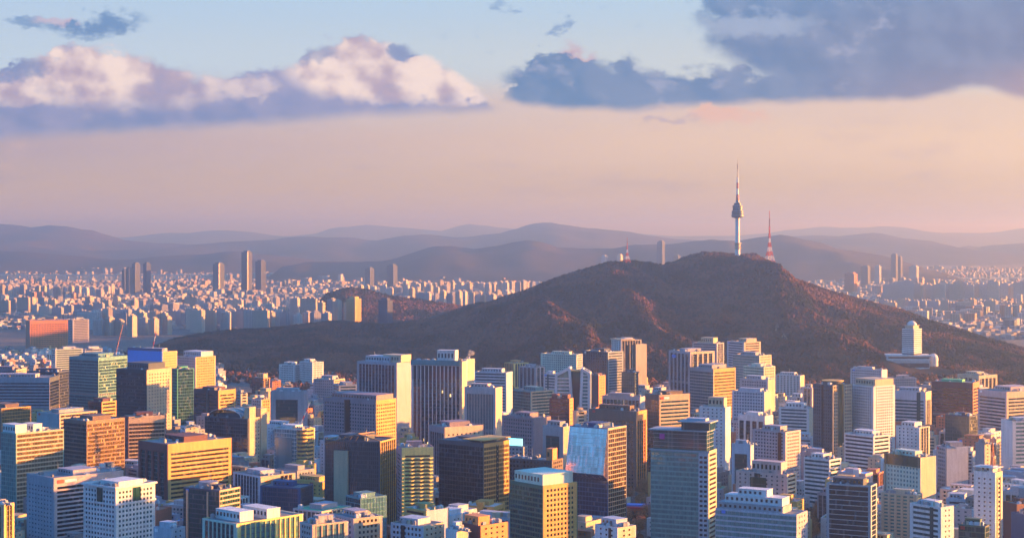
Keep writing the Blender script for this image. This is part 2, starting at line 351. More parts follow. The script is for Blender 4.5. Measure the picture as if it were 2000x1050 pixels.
mound('distant_mountain', 27000, 3500, [(-500, 452), (0, 459), (250, 462), (310, 452), (400, 447), (480, 450), (560, 461), (620, 457), (650, 443), (720, 440), (800, 445), (860, 451), (910, 436), (960, 440), (1010, 447), (1100, 452), (1300, 459), (1500, 457), (1560, 451), (1620, 443), (1700, 447), (1760, 445), (1840, 455), (1940, 456), (2000, 445), (2500, 438)], FARM, 120, 1800, 140)
wm, wb, _ = mat('river_water'); wb.inputs['Base Color'].default_value = (.03, .05, .07, 1); wb.inputs['Roughness'].default_value = .12; wb.inputs['Metallic'].default_value = 0
g_ = nd('ShaderNodeNewGeometry'); bp = nd('ShaderNodeBump'); bp.inputs['Strength'].default_value = .2; L(noise(g_.outputs['Position'], .05, 4), bp.inputs['Height']); L(bp.outputs[0], wb.inputs['Normal'])
struct('river_water', mesh('river', [(-3400, 9700, .4), (-1400, 9400, .4), (3000, 9900, .4), (3000, 10500, .4), (-1400, 10150, .4), (-3400, 10900, .4)][:6], [(0, 1, 4, 5), (1, 2, 3, 4)], [wm]))
struct('river_inlet_water', mesh('inlet', [(-2300, 5750, .4), (-1560, 5750, .4), (-1650, 6350, .4), (-2300, 6350, .4)], [(0, 1, 2, 3)], [wm]))
# ---------------------------------------------------------------- buildings
FOOT = []       # (corner quad, centre, radius) of every footprint so far
def quad(cx, cy_, th, w, d):
    ux, uy = math.cos(th), -math.sin(th); vx, vy = math.sin(th), math.cos(th)
    return [(cx + a * w / 2 * ux + b * d / 2 * vx, cy_ + a * w / 2 * uy + b * d / 2 * vy) for a, b in ((-1, -1), (1, -1), (1, 1), (-1, 1))]
def hits(q1, q2, gap=0.0):
    for A, B in ((q1, q2), (q2, q1)):
        for i in range(4):
            ex, ey = A[(i + 1) % 4][0] - A[i][0], A[(i + 1) % 4][1] - A[i][1]; l = math.hypot(ex, ey) or 1; nx, ny = ey / l, -ex / l
            a = [p[0] * nx + p[1] * ny for p in A]; b = [p[0] * nx + p[1] * ny for p in B]
            if max(a) + gap < min(b) or max(b) + gap < min(a): break
        else: continue
        return False
    return True
STY = dict(  # kind: floor height, window fraction of the floor, sill fraction, bay, window fraction of the bay, pier depth, glass depth
    grid=(3.9, .52, .26, 3.6, .56, -.04, -.45), band=(4.0, .5, .28, 0, 1, 0, -.5), fins=(4.0, .80, .10, 4.8, .80, .3, -.4), fine=(3.9, .8, .1, 1.9, .68, .2, -.4),
    curt=(4.0, .82, .09, 3.2, .95, .10, -.12), punch=(3.6, .38, .32, 5.0, .34, -.04, -.35), apt=(2.9, .5, .3, 6.2, .62, .5, -.6), thick=(4.4, .58, .22, 0, 1, 0, -.55), ruled=(4.0, .84, .08, 0, 1, 0, -.15), wide=(4.0, .8, .1, 9.0, .74, .8, -.7), blank=(4.0, 0, 0, 0, 1, 0, 0),
    bandcurt=(4.0, .66, .17, 3.2, .97, .06, -.18))
def parse(s):
    k, w, g = (s.split(':') + ['grey', 'dark'])[:3]; return k, w, g
def building(root, w, d, H, F_, R_, roofc='concrete', crown=0.0, pent=None, units=7, seed=0, fh=None, lit=0, detail=1, margin=1.6, extra_block=None):
    """parts under root, in its own frame: x along the front, y into the depth, z up from its base."""
    r = random.Random(seed)
    fk, fw, fg = parse(F_); rk, rw, rg = parse(R_)
    wm_ = [wallm(fw), wallm(rw), wallm('slate')]; gm_ = [glassm(fg, lit), glassm(rg, lit)]
    fh = fh or STY[fk if fk != 'blank' else rk][0]; n = max(1, int((H - crown - 1.0) / fh)); base = H - crown - 1.0 - n * fh
    bx, mi = [], []; gl, gmi = [], []
    if margin == 1.6: margin = 1.0 + (seed * 29 % 11) * .22
    T = .8                                           # depth of the facade layer
    bx.append((-w / 2 + T, w / 2 - T, -d / 2 + T, d / 2 - T, -3, H - 1.2)); mi.append(0)
    def put(side, u0, u1, z0, z1, a, b, lst):        # a..b outward of the face
        if side == 0: lst.append((u0, u1, -d / 2 - b, -d / 2 - a, z0, z1))
        elif side == 2: lst.append((u0, u1, d / 2 + a, d / 2 + b, z0, z1))
        elif side == 1: lst.append((w / 2 + a, w / 2 + b, u0, u1, z0, z1))
        else: lst.append((-w / 2 - b, -w / 2 - a, u0, u1, z0, z1))
    for side in range(4):
        kd = fk if side in (0, 2) else rk; m_ = 0 if side in (0, 2) else 1
        _, wf, sf, bay, bf, pdp, gd = STY[kd]
        U = (w if m_ == 0 else d - 2 * T) / 2
        mg = min(margin if kd not in ('curt', 'bandcurt') else .3, U * .4)
        if kd == 'blank' or U < 1.5:
            put(side, -U, U, -3, H, -T, 0, bx); mi.append(m_); continue
        put(side, -U, -U + mg, -3, H, -T, 0, bx); mi.append(m_); put(side, U - mg, U, -3, H, -T, 0, bx); mi.append(m_)
        u0, u1 = -U + mg, U - mg
        put(side, u0, u1, base + n * fh - fh * (1 - sf - wf), H, -T, 0, bx); mi.append(m_)
        if base + fh * sf > -3: put(side, u0, u1, -3, base + fh * sf, -T, 0, bx); mi.append(m_)
        for k in range(1, n):
            put(side, u0, u1, base + (k - 1) * fh + fh * (sf + wf), base + k * fh + fh * sf, -T, 0 if kd not in ('fins', 'fine', 'wide', 'curt') else -.25 if kd != 'curt' else -.05, bx); mi.append(m_ if kd not in ('fins', 'fine', 'wide') else 2)
        if bay:
            nb = max(1, round((u1 - u0) / bay)); bw = (u1 - u0) / nb; pw = bw * (1 - bf)
            for i in range(nb + 1):
                c = u0 + i * bw; a, b_ = max(u0, c - pw / 2), min(u1, c + pw / 2)
                if b_ - a > .05: put(side, a, b_, base + (0 if detail else 0), base + n * fh - .03, -T, pdp, bx); mi.append(m_)
        if 'blank' in (fk, rk) and side > 1: continue
        put(side, u0, u1, fh * sf - .06, fh * (sf + wf) + .06, gd - .12, gd, gl); gmi.append(m_)
    ob('wall', boxmesh('wall', bx, wm_, mi), root)
    if gl:
        gme = boxmesh('window_band', gl, gm_, gmi)
        mech = {int(n * .52)} if n > 13 and seed % 3 == 0 and fk not in ('curt', 'blank') else set()
        for k in range(n):
            if k not in mech: ob('window_band', gme, root, (0, 0, base + k * fh))
            else: ob('louvre_band', boxmesh('louvre_band', [(-w / 2 + T - .3, w / 2 - T + .3, -d / 2 + T - .3, d / 2 - T + .3, k * fh + base, k * fh + base + fh * .97)], [wallm('concrete')]), root)
        if fk in ('grid', 'punch', 'band') and seed % 4 == 1 and w > 20:
            u = (-.3 + (seed * 37 % 60) / 100) * w; ww = w * .11
            ob('glazed_stair', boxmesh('glazed_stair', [(u, u + ww, -d / 2 - .35, -d / 2 - .07, 0, H - 1)], [glassm(fg)]), root)
        if seed % 5 == 2 and w > 18 and H > 30:
            ob('sign', boxmesh('sign', [(-w * .42, -w * .42 + 3.2, -d / 2 - .4, -d / 2 - .08, H - 3.6, H - 1.2)], [plain('sign_' + ('blue', 'red', 'white')[seed % 3], ((.05, .2, .7), (.55, .04, .03), (.75, .75, .75))[seed % 3], .5)]), root)
    ob('roof', boxmesh('roof', [(-w / 2 + T, w / 2 - T, -d / 2 + T, d / 2 - T, H - 1.2, H - .75)], [wallm(roofc)]), root)
    top = H - .75
    if pent is None:
        pent = [(r.uniform(.12, .3), r.uniform(.6, .85), r.uniform(.2, .35), r.uniform(.65, .85), r.uniform(3, 5), fw)]
    for p in pent:
        x0, x1, y0, y1, hh, pc = p[:6]; z0 = top if len(p) < 7 else top + p[6]
        q = (-w / 2 + x0 * w, -w / 2 + x1 * w, -d / 2 + y0 * d, -d / 2 + y1 * d)
        bb = [(q[0], q[1], q[2], q[3], z0, z0 + hh), (q[0] - .25, q[1] + .25, q[2] - .25, q[3] + .25, z0 + hh, z0 + hh + .35)]
        if hh > 4:
            for i in range(int((q[1] - q[0]) / 4)): bb.append((q[0] + 1.2 + i * 4, q[0] + 3 + i * 4, q[2] - .12, q[2] + .1, z0 + hh * .35, z0 + hh * .75))
        ob('penthouse', boxmesh('penthouse', bb, [wallm(pc), glassm('dark')], [0, 0] + [1] * (len(bb) - 2)), root)
    e = extra_block if extra_block is not None else 1
    if e < .22:                                  # a lower wing beside it
        wl = w * .3; hl = H * .55
        ob('wing', boxmesh('wing', [(w / 2 + .02, w / 2 + wl, -d / 2 + 1, d / 2 - 1, -3, hl), (w / 2 + .6, w / 2 + wl - .6, -d / 2 + 1.6, d / 2 - 1.6, hl + .02, hl + .6)], [wallm(fw)]), root)
    elif e < .5:                                 # a plain stair shaft standing proud of the front and above the roof
        s0 = w * r.uniform(-.42, .2)
        ob('stair_shaft', boxmesh('stair_shaft', [(s0, s0 + w * .2, -d / 2 - 1.1, -d / 2 - .02, -3, H + 3.5), (s0, s0 + w * .2, -d / 2 - .01, -d / 2 + 4, H + .02, H + 3.5)], [wallm(r.choice([fw, 'white', 'grey', 'cream']))]), root)
    elif e < .7:                                 # stepped-back top storeys
        ob('top_storey', boxmesh('top_storey', [(-w * .38, w * .3, -d * .3, d * .38, H - .7, H + 3.4), (-w * .40, w * .32, -d * .32, d * .4, H + 3.41, H + 3.9)] + [(-w * .34 + i * 3, -w * .34 + i * 3 + 1.8, -d * .3 - .1, -d * .3 + .1, H + .6, H + 2.4) for i in range(int(w * .6 / 3))], [wallm(fw), glassm('dark')], [0, 0] + [1] * int(w * .6 / 3)), root)
    if units > 2:
        nr = r.randint(3, 7); y_ = r.uniform(-.25, .3) * d
        ob('air_conditioner_rack', boxmesh('air_conditioner_rack', [(-w * .4 + i * 3.2, -w * .4 + i * 3.2 + 2.2, y_, y_ + 2, top, top + 1.7) for i in range(nr)] + [(-w * .4 - .3, -w * .4 + nr * 3.2, y_ - .3, y_ + 2.3, top - .1, top + .25)], [wallm('steel')]), root)
        if r.random() < .5: ob('antenna', struts('antenna', [((0, 0, 0), (0, 0, r.uniform(5, 11)), .14), ((-.8, 0, 3.5), (.8, 0, 3.5), .07), ((0, 0, 0), (1.2, 0, 2.5), .07)], wallm('steel')), root, (r.uniform(-.3, .3) * w, r.uniform(-.2, .3) * d, top))
    for i in range(units):
        sx, sy, sz = r.uniform(1.5, 4.5), r.uniform(1.5, 4), r.uniform(1.2, 3.2)
        px, py = r.uniform(-w / 2 + 3, max(-w / 2 + 3.1, w / 2 - 3)), r.uniform(-d / 2 + 3, max(-d / 2 + 3.1, d / 2 - 3))
        c = r.choice(['white', 'grey', 'pale', 'concrete', 'cream', 'steel'])
        cyl = r.random() < .25
        if cyl:
            me = lathe('water_tank', [(0.01, 0), (sy / 2, 0), (sy / 2, sz), (sy / 4, sz + .5), (.01, sz + .5)], [wallm(c)], 12, None, False)
            ob('water_tank', me, root, (px, py, top))
        else:
            ob('rooftop_unit', boxmesh('rooftop_unit', [(-sx / 2, sx / 2, -sy / 2, sy / 2, 0, sz), (-sx * .3, sx * .2, -sy * .3, sy * .3, sz, sz + .5)], [wallm(c)]), root, (px, py, top))
SPECS = []
def B(name, xl, xc, xr, yt, Y, F_, R_, label, ratio=.8, extra=None, cat=None, **kw):
    SPECS.append((name, xl, xc, xr, yt, Y, F_, R_, label, ratio, extra, cat, kw))
def solve(xl, xc, xr, Y, ratio):
    a, c, b = (xl - 1000) / F, (xc - 1000) / F, (xr - 1000) / F; Cx = c * Y
    lo, hi = max(.03, math.atan(b) + .03), 1.5
    wd = lambda th: ((Cx - a * Y) / (math.cos(th) + a * math.sin(th)), (b * Y - Cx) / (math.sin(th) - b * math.cos(th)))
    for _ in range(50):
        m_ = (lo + hi) / 2; w, d = wd(m_)
        if w <= 0 or d / w > ratio: lo = m_
        else: hi = m_
        if w <= 0: hi = m_
    th = (lo + hi) / 2; w, d = wd(th)
    w = max(w, 4); d = max(min(d, 90), 5)
    cx = Cx + (-w / 2) * math.cos(th) + d / 2 * math.sin(th); cy_ = Y + w / 2 * math.sin(th) + d / 2 * math.cos(th)
    return th, w, d, cx, cy_
# --- named towers: left, near corner and right edge and roof row as seen, and how far away each stands
B('office_tower', -60, 97, 116, 737, 2330, 'band:lilac:navy', 'curt:slate:navy', 'lilac grey office block with dark ribbon windows, below the orange red slab hotel', .45, crown=5)
B('office_tower', 55, 115, 137, 726, 2500, 'curt:navy:dark', 'curt:slate:grey', 'dark glass office block with bright roof edge behind the lilac ribbon-window block')
B('office_block', -25, 28, 52, 722, 2700, 'grid:mauve:dark', 'grid:cream:dark', 'low cream topped office block behind the lilac ribbon-window block')
B('glass_tower', 135, 192, 249, 698, 2400, 'bandcurt:teal:teal', 'bandcurt:sea:teal', 'pale teal glass tower with a bright cream band round its top', 1.0, crown=3)
B('office_tower', 227, 286, 336, 722, 2150, 'bandcurt:black:navy', 'punch:tan:dark', 'tall black glass fronted tower with tan side of small square windows', .9, crown=3, pent=[(.28, .98, .1, .75, 8, 'slate')])
B('office_tower', 250, 318, 346, 687, 2680, 'blank:steel', 'grid:gold:sea', 'tower with a bright blue screen along its top beside a golden lattice side', .5, extra='bluetop')
B('glass_tower', 333, 346, 379, 720, 2330, 'curt:green:green', 'curt:teal:green', 'dark green glass tower between the black glass tower and the orange brown block', 1.4)
B('office_tower', 345, 382, 421, 697, 2720, 'grid:pale:blue', 'grid:gold:bronze', 'tower with bluish gridded front and bright yellow gridded side', 1.0, pent=[(.05, .98, .3, .9, 8, 'pale')])
B('office_block', 172, 198, 228, 784, 2030, 'curt:maroon:dark', 'band:gold:bronze', 'short dark block with yellow banded side in front of the pale teal tower', .9)
B('office_tower', 378, 426, 461, 762, 2260, 'band:maroon:navy', 'band:gold:bronze', 'brown banded tower with orange gold side framed by a plain border', .7, crown=4)
B('round_fronted_block', 458, 470, 484, 768, 2420, 'band:grey:navy', 'band:cream:dark', 'cream banded block just right of the orange gold side')
B('office_tower', 492, 514, 528, 738, 2800, 'curt:slate:navy', 'wide:orange:navy', 'slim dark blue tower with stepped orange crown at the foot of the forest', .7, pent=[(.3, .9, .2, .8, 7, 'tan')])
B('office_block', 527, 531, 549, 742, 2730, 'blank:mauve', 'punch:orange:dark', 'plain orange brick block beside the slim dark blue tower', 1.6)
B('office_block', 550, 553, 572, 750, 2640, 'blank:cream', 'band:cream:bronze', 'small bright cream block beside the plain orange brick block', 1.6)
B('framed_tower', 528, 594, 601, 764, 2150, 'blank:steel', 'blank:lilac', 'grey portal-framed tower with one big recessed green black glass front', .5, extra='bigwindow')
B('office_block', 491, 510, 530, 780, 2280, 'grid:white:dark', 'grid:gold:bronze', 'white and yellow gridded block left of the grey portal-framed tower', .9)
B('glass_block', 400, 484, 521, 817, 1930, 'curt:slate:navy', 'punch:tan:dark', 'dark glass block with tan stepped side below the grey portal-framed tower', .6, extra='archroof')
B('office_block', 352, 362, 389, 832, 1860, 'grid:pale:dark', 'punch:cream:dark', 'small cream block with stepped top above the long golden slab', 1.3)
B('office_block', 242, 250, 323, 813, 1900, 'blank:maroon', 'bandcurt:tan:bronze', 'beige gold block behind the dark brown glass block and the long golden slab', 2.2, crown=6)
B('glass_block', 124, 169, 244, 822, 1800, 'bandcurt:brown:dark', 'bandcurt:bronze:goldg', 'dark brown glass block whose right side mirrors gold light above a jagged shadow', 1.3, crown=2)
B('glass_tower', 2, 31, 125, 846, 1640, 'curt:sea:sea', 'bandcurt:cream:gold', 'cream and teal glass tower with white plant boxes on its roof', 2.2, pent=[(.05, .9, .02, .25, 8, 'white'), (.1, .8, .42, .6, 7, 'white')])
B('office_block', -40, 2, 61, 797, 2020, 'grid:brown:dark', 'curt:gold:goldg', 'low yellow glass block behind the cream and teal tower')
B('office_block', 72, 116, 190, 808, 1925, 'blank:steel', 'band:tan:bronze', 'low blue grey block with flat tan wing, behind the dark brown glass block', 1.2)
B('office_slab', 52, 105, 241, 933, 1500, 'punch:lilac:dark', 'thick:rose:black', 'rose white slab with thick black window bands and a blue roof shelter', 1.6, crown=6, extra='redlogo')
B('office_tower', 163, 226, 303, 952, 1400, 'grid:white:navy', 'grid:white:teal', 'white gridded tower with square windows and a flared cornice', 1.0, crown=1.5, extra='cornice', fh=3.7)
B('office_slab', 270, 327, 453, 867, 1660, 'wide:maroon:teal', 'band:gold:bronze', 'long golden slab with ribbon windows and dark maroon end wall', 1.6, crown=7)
B('office_block', -30, 8, 28, 985, 1350, 'fins:tan:dark', 'fins:gold:bronze', 'gold finned block at the lower left corner')
B('glass_block', 358, 428, 470, 957, 1480, 'curt:navy:teal', 'bandcurt:tan:green', 'dark teal glass block with curved grey rooftop drum in front of the long golden slab', .7, extra='drum')
B('office_block', 455, 508, 577, 930, 1640, 'fins:pale:navy', 'fins:cream:bronze', 'navy block with thin white vertical fins and an orange logo panel', .9, extra='orangelogo')
B('office_block', 508, 586, 612, 952, 1530, 'fine:darkblue:teal', 'fine:slate:navy', 'dark blue finely gridded block in front of the white-finned navy block', .6, units=2)
B('glass_tower', 535, 590, 615, 838, 1790, 'curt:white:pale', 'band:gold:grey', 'pale blue glass tower with rounded golden banded corner', .6, extra='roundcorner')
B('office_block', 395, 462, 592, 1022, 1310, 'fins:palegreen:teal', 'fins:yellow:sea', 'low green and yellow finned block with white boxes on its roof', 1.6, units=2, pent=[(.1, .8, .15, .35, 7, 'white'), (.2, .9, .5, .7, 7, 'white')])
B('office_block', 300, 334, 362, 1032, 1340, 'blank:pale', 'punch:pale:grey', 'low grey block below the long golden slab')
B('office_tower', 632, 733, 774, 782, 2000, 'grid:mauve:dark', 'grid:gold:bronze', 'broad mauve gridded tower with bright golden end wall', .5, crown=3, pent=[(.12, .98, .1, .9, 6, 'mauve')])
B('office_block', 612, 652, 674, 741, 2600, 'grid:lilac:grey', 'grid:tan:grey', 'lilac grey block with green roof behind the broad mauve tower', .8, roofc='green')
B('office_block', 650, 662, 698, 752, 2460, 'band:steel:teal', 'band:steel:teal', 'steel blue banded block peeping over the broad mauve tower')
B('office_tower', 697, 775, 803, 708, 2170, 'fins:lilac:navy', 'blank:lilac', 'navy tower with white fins and blank pale end wall, left of the teal-crowned one', .5, crown=2, pent=[(.15, .75, .2, .9, 7, 'pale'), (.55, 1.0, .3, 1.0, 9, 'cream')])  # lilac end wall: the neighbouring tower's shade is put into its colour
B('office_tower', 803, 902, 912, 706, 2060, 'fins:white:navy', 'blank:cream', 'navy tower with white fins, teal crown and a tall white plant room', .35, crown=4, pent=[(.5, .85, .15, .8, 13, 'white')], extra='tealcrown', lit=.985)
B('stair_tower', 903, 912, 927, 701, 2150, 'blank:white', 'blank:cream', 'plain white slab against the right flank of the teal-crowned tower', 2.0, units=1, pent=[])
B('hotel_tower', 907, 968, 981, 757, 1990, 'fine:rose:grey', 'blank:cream', 'pale pink tower with fine vertical ribs and bright blank side, below the plain white slab', .5, crown=6)
B('office_tower', 926, 989, 1001, 727, 2420, 'band:pale:grey', 'blank:pale', 'pale blue grey tower behind the pink ribbed one', .5)
B('glass_tower', 634, 742, 774, 862, 1560, 'fine:slate:grey', 'fins:gold:bronze', 'dark slate glass tower with one plain cream pillar and a golden finned side', .7, extra='pillar', units=3, roofc='slate')
B('louvred_tower', 775, 783, 848, 874, 1540, 'band:mauve:dark', 'band:yellow:bronze', 'bright yellow tower of wavy louvre bands', 1.2, crown=5, extra='louvre', fh=3.2)
B('office_block', 838, 868, 944, 834, 1800, 'fins:mauve:navy', 'punch:cream:dark', 'cream block with small row of windows behind the black glass tower', 1.5, crown=5)
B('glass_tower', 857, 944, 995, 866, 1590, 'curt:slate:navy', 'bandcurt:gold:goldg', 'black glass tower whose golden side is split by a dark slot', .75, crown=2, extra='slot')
B('glass_block', 675, 704, 755, 972, 1480, 'curt:teal:teal', 'curt:teal:sea', 'low teal glass block in front of the dark slate tower', 1.2)
B('school_block', 572, 628, 686, 998, 1400, 'fins:lilac:grey', 'fins:cream:grey', 'low cream block with pale green roof, below the dark slate tower', 1.2, roofc='green', units=2)
B('office_block', 648, 690, 747, 1012, 1310, 'grid:lilac:dark', 'grid:cream:bronze', 'low cream and orange gridded block with a tan penthouse')
B('office_block', 585, 610, 680, 1024, 1270, 'grid:rose:dark', 'fins:cream:sea', 'long low cream block with tall windows at the lower edge', 1.6)
B('office_block', 763, 826, 868, 1027, 1290, 'grid:pale:dark', 'punch:cream:dark', 'low white block with square dark windows below the yellow louvred tower', .8)
B('office_block', 790, 832, 877, 997, 1410, 'band:olive:dark', 'blank:pale', 'small olive banded block at the foot of the yellow louvred tower', .9, roofc='green')
B('brick_block', 893, 938, 993, 1026, 1280, 'blank:maroon', 'punch:orange:dark', 'bright orange brick block with stepped roof at the lower edge', 1.1, pent=[(.2, .8, .1, .5, 6, 'orange')])
B('house', 870, 892, 916, 1034, 1270, 'blank:white', 'blank:cream', 'pair-topped white box house left of the orange brick block', 1.1)
B('office_tower', 996, 1060, 1128, 948, 1440, 'bandcurt:darkgreen:teal', 'grid:gold:dark', 'square tower with green glass front, yellow gridded side and corrugated crown', .9, crown=1.5, pent=[(.1, .96, .04, .9, 9, 'palegreen')])
B('office_block', 984, 1078, 1100, 899, 1660, 'grid:slate:dark', 'grid:brown:dark', 'dark slate block with a tan chimney behind the green and yellow tower', .5, pent=[(.86, .99, .1, .5, 11, 'orange')])
B('office_block', 990, 1022, 1031, 872, 1780, 'grid:grey:grey', 'grid:grey:grey', 'small grey block with a lit screen on its roof', .6, extra='screen')
B('office_block', 980, 1042, 1076, 816, 1920, 'grid:mauve:dark', 'blank:mauve', 'mauve gridded office block right of the pink ribbed tower', .6, crown=1)
B('office_block', 1060, 1100, 1119, 833, 1790, 'blank:grey', 'blank:tan', 'grey framed block with one dark glass panel beside the mirrored tower', .6, extra='bigwindow')
B('mirror_tower', 1113, 1187, 1224, 836, 1580, 'curt:darkblue:blue', 'curt:tan:bronze', 'big blue mirror-glass tower with bronze side', .8, crown=.5, margin=.3, extra='mirrortop')
B('office_block', 1001, 1036, 1083, 764, 2300, 'curt:teal:teal', 'band:cream:green', 'teal glass block with cream banded side above the maroon brick tower', 1.1)
B('brick_tower', 1073, 1112, 1120, 778, 2080, 'band:maroon:dark', 'punch:orange:dark', 'maroon brick tower with castle-like top', .5, pent=[(.1, .35, .1, .8, 5, 'maroon'), (.6, .9, .1, .8, 5, 'maroon')])
B('office_block', 1119, 1126, 1146, 802, 2010, 'blank:tan', 'band:cream:dark', 'small cream banded block between the maroon brick and the broad bronze-topped block', 1.6)
B('office_tower', 1138, 1187, 1218, 687, 2650, 'fins:slate:navy', 'band:steel:grey', 'dark slate ribbed tower in front of the tall cream hotel tower', .7)
B('hotel_tower', 1194, 1213, 1253, 664, 2860, 'apt:white:grey', 'fins:cream:dark', 'tallest cream hotel tower with flat overhanging cap', 1.3, extra='cap')
B('office_block', 1150, 1169, 1183, 733, 2420, 'blank:maroon', 'punch:orange:dark', 'slim orange brick tower below the dark slate ribbed tower', 1.0)
B('glass_block', 1214, 1240, 1247, 727, 2600, 'curt:slate:teal', 'curt:slate:teal', 'dark teal glass block at the foot of the tall cream hotel tower', .6)
B('office_block', 1176, 1250, 1262, 775, 2200, 'fins:lilac:navy', 'blank:lilac', 'pale finned block above the broad bronze-topped block', .4, crown=3)
B('office_slab', 1150, 1242, 1264, 803, 1860, 'grid:brown:dark', 'fins:orange:bronze', 'broad bronze-topped block with dark gridded front', .45, crown=9)
B('office_tower', 1260, 1287, 1348, 771, 1920, 'curt:brown:navy', 'band:tan:teal', 'dark bronze tower with banded front and a red logo', 1.6, crown=5, extra='redlogo')
B('office_tower', 1306, 1348, 1396, 687, 2620, 'wide:lilac:navy', 'wide:cream:navy', 'lilac and cream tower with wide dark vertical glass strips and a blue logo', 1.0, extra='bluelogo', crown=2)
B('office_tower', 1352, 1400, 1414, 670, 3000, 'band:lilac:grey', 'fins:lilac:grey', 'lilac grey tower standing behind the one with wide dark strips', .6, pent=[(.3, .8, .2, .8, 9, 'cream')])
B('office_tower', 1347, 1393, 1437, 720, 2320, 'bandcurt:grey:grey', 'band:gold:gold', 'bronze glass tower with bright apricot side', 1.0, crown=3)
B('apartment_tower', 1420, 1453, 1486, 668, 2930, 'band:pale:grey', 'band:cream:bronze', 'tallest of the stepped pale apartment towers left of the white block', .9, pent=[(.5, .95, .2, .8, 6, 'cream')])
B('apartment_tower', 1431, 1483, 1507, 694, 2720, 'bandcurt:steel:sea', 'grid:cream:grey', 'middle stepped blue grey tower with cream side', .6)
B('apartment_tower', 1452, 1492, 1514, 716, 2560, 'bandcurt:palegreen:sea', 'grid:cream:grey', 'lowest of the stepped towers, greenish with cream side', .7)
B('office_tower', 1445, 1500, 1514, 741, 2380, 'grid:pale:blue', 'blank:cream', 'pale tower with blue-tinted windows and narrow cream end', .45, crown=1.5)
B('office_tower', 1430, 1493, 1505, 765, 2210, 'grid:pale:blue', 'blank:cream', 'lower pale tower with blue-tinted windows in front of its taller twin', .45)
B('office_block', 1441, 1494, 1510, 812, 1950, 'wide:white:navy', 'blank:white', 'white block with arched dark vertical windows', .5, crown=5)
B('hotel_tower', 1366, 1417, 1427, 795, 1860, 'punch:white:navy', 'blank:white', 'white tower with small dotted windows in front of the bronze glass tower', .5, pent=[(.3, .9, .2, .8, 10, 'cream')])
B('glass_tower', 1271, 1384, 1400, 881, 1480, 'bandcurt:sea:sea', 'band:cream:bronze', 'large pale teal glass tower with dark glass crown and cantilevered roof plates', .45, crown=1, extra='crownglass', units=0, pent=[])
B('glass_block', 1429, 1466, 1472, 867, 1760, 'blank:pale', 'blank:pale', 'small dark glass block with pale frame', .5, extra='bigwindow')
B('hotel_block', 1470, 1534, 1564, 843, 1800, 'grid:lilac:dark', 'grid:rose:dark', 'grey gridded hotel block with a roof garden', .7, roofc='darkgreen', fh=3.4)
B('apartment_block', 1515, 1563, 1571, 733, 2900, 'apt:white:teal', 'blank:cream', 'white balcony apartment block at the foot of the hill', .35)
B('office_block', 1521, 1580, 1589, 797, 2150, 'band:white:grey', 'blank:cream', 'white banded block with curved penthouse', .5, pent=[(.2, .8, .2, .8, 6, 'white')])
B('office_block', 1567, 1586, 1592, 757, 2450, 'fins:rose:navy', 'blank:rose', 'narrow pink finned block left of the dark tower with a round crown', .6)
B('office_tower', 1588, 1626, 1665, 752, 2050, 'grid:slate:navy', 'grid:tan:navy', 'dark grey gridded tower with round flat crown', 1.0, extra='roundcrown', pent=[])
B('hotel_tower', 1660, 1706, 1748, 754, 2060, 'grid:white:navy', 'grid:white:navy', 'tall white gridded hotel tower with boxed crown', 1.0, fh=3.2, pent=[(.15, .98, .1, .95, 8, 'cream')])
B('apartment_block', 1661, 1722, 1733, 722, 2750, 'grid:pale:grey', 'blank:white', 'long white block with slim chimney behind the tall white hotel tower', .35)
B('apartment_block', 1733, 1746, 1790, 738, 2720, 'grid:rose:grey', 'grid:rose:grey', 'pink gridded block right of the tall white hotel tower', 1.4)
B('office_tower', 1744, 1808, 1819, 765, 2170, 'band:pale:teal', 'fins:cream:dark', 'pale lilac office tower with teal window bands', .5, crown=9)
B('office_tower', 1819, 1900, 1913, 747, 2260, 'band:maroon:maroon', 'band:brick:maroon', 'dark red tower with green lights of plant on its roof', .6, crown=6, pent=[(.2, .7, .3, .7, 3, 'green')])
B('court_block', 1870, 1912, 1948, 733, 2950, 'wide:cream:dark', 'wide:cream:bronze', 'cream colonnaded block behind the dark red tower', 1.0, crown=4)
B('office_tower', 1910, 1966, 2045, 765, 2120, 'band:rose:navy', 'band:cream:navy', 'rose white tower with ribbon windows right of the dark red tower', 1.4, crown=6)
B('glass_block', 1846, 1893, 1910, 812, 2030, 'curt:navy:teal', 'curt:slate:navy', 'navy glass block in front of the dark red tower', .6)
B('office_block', 1955, 1978, 2040, 822, 1860, 'blank:white', 'band:white:sea', 'white block with teal bands at the right edge', 1.5)
B('office_block', 1750, 1796, 1816, 834, 1930, 'punch:white:navy', 'fins:cream:grey', 'white tower with dotted wall and twin dark slots', .7, pent=[(.2, .75, .1, .8, 5, 'white')])
B('office_block', 1649, 1706, 1738, 851, 1900, 'band:white:navy', 'band:white:navy', 'white ribbon-window block below the tall white hotel tower', .7)
B('office_block', 1829, 1848, 1892, 873, 1790, 'grid:grey:dark', 'blank:white', 'plain white block with blind side wall in front of the navy glass block', 1.3)
B('apartment_tower', 1905, 1923, 1935, 865, 1780, 'blank:grey', 'punch:cream:bronze', 'slim cream tower with a sunlit balcony edge', .9)
B('office_block', 1570, 1620, 1643, 897, 1740, 'band:white:teal', 'band:white:teal', 'white block with green window bands beside bare trees', .7, extra=None, roofc='darkgreen')
B('office_block', 1728, 1798, 1828, 893, 1600, 'grid:palegreen:sea', 'blank:cream', 'green glass topped block with plain bright side wall', .55, extra='greentop')
B('office_block', 1437, 1537, 1556, 926, 1580, 'punch:rose:dark', 'band:cream:bronze', 'beige block with green glass bay in its middle', .4, extra='greenbay', pent=[(.28, .85, .2, .8, 10, 'rose')])
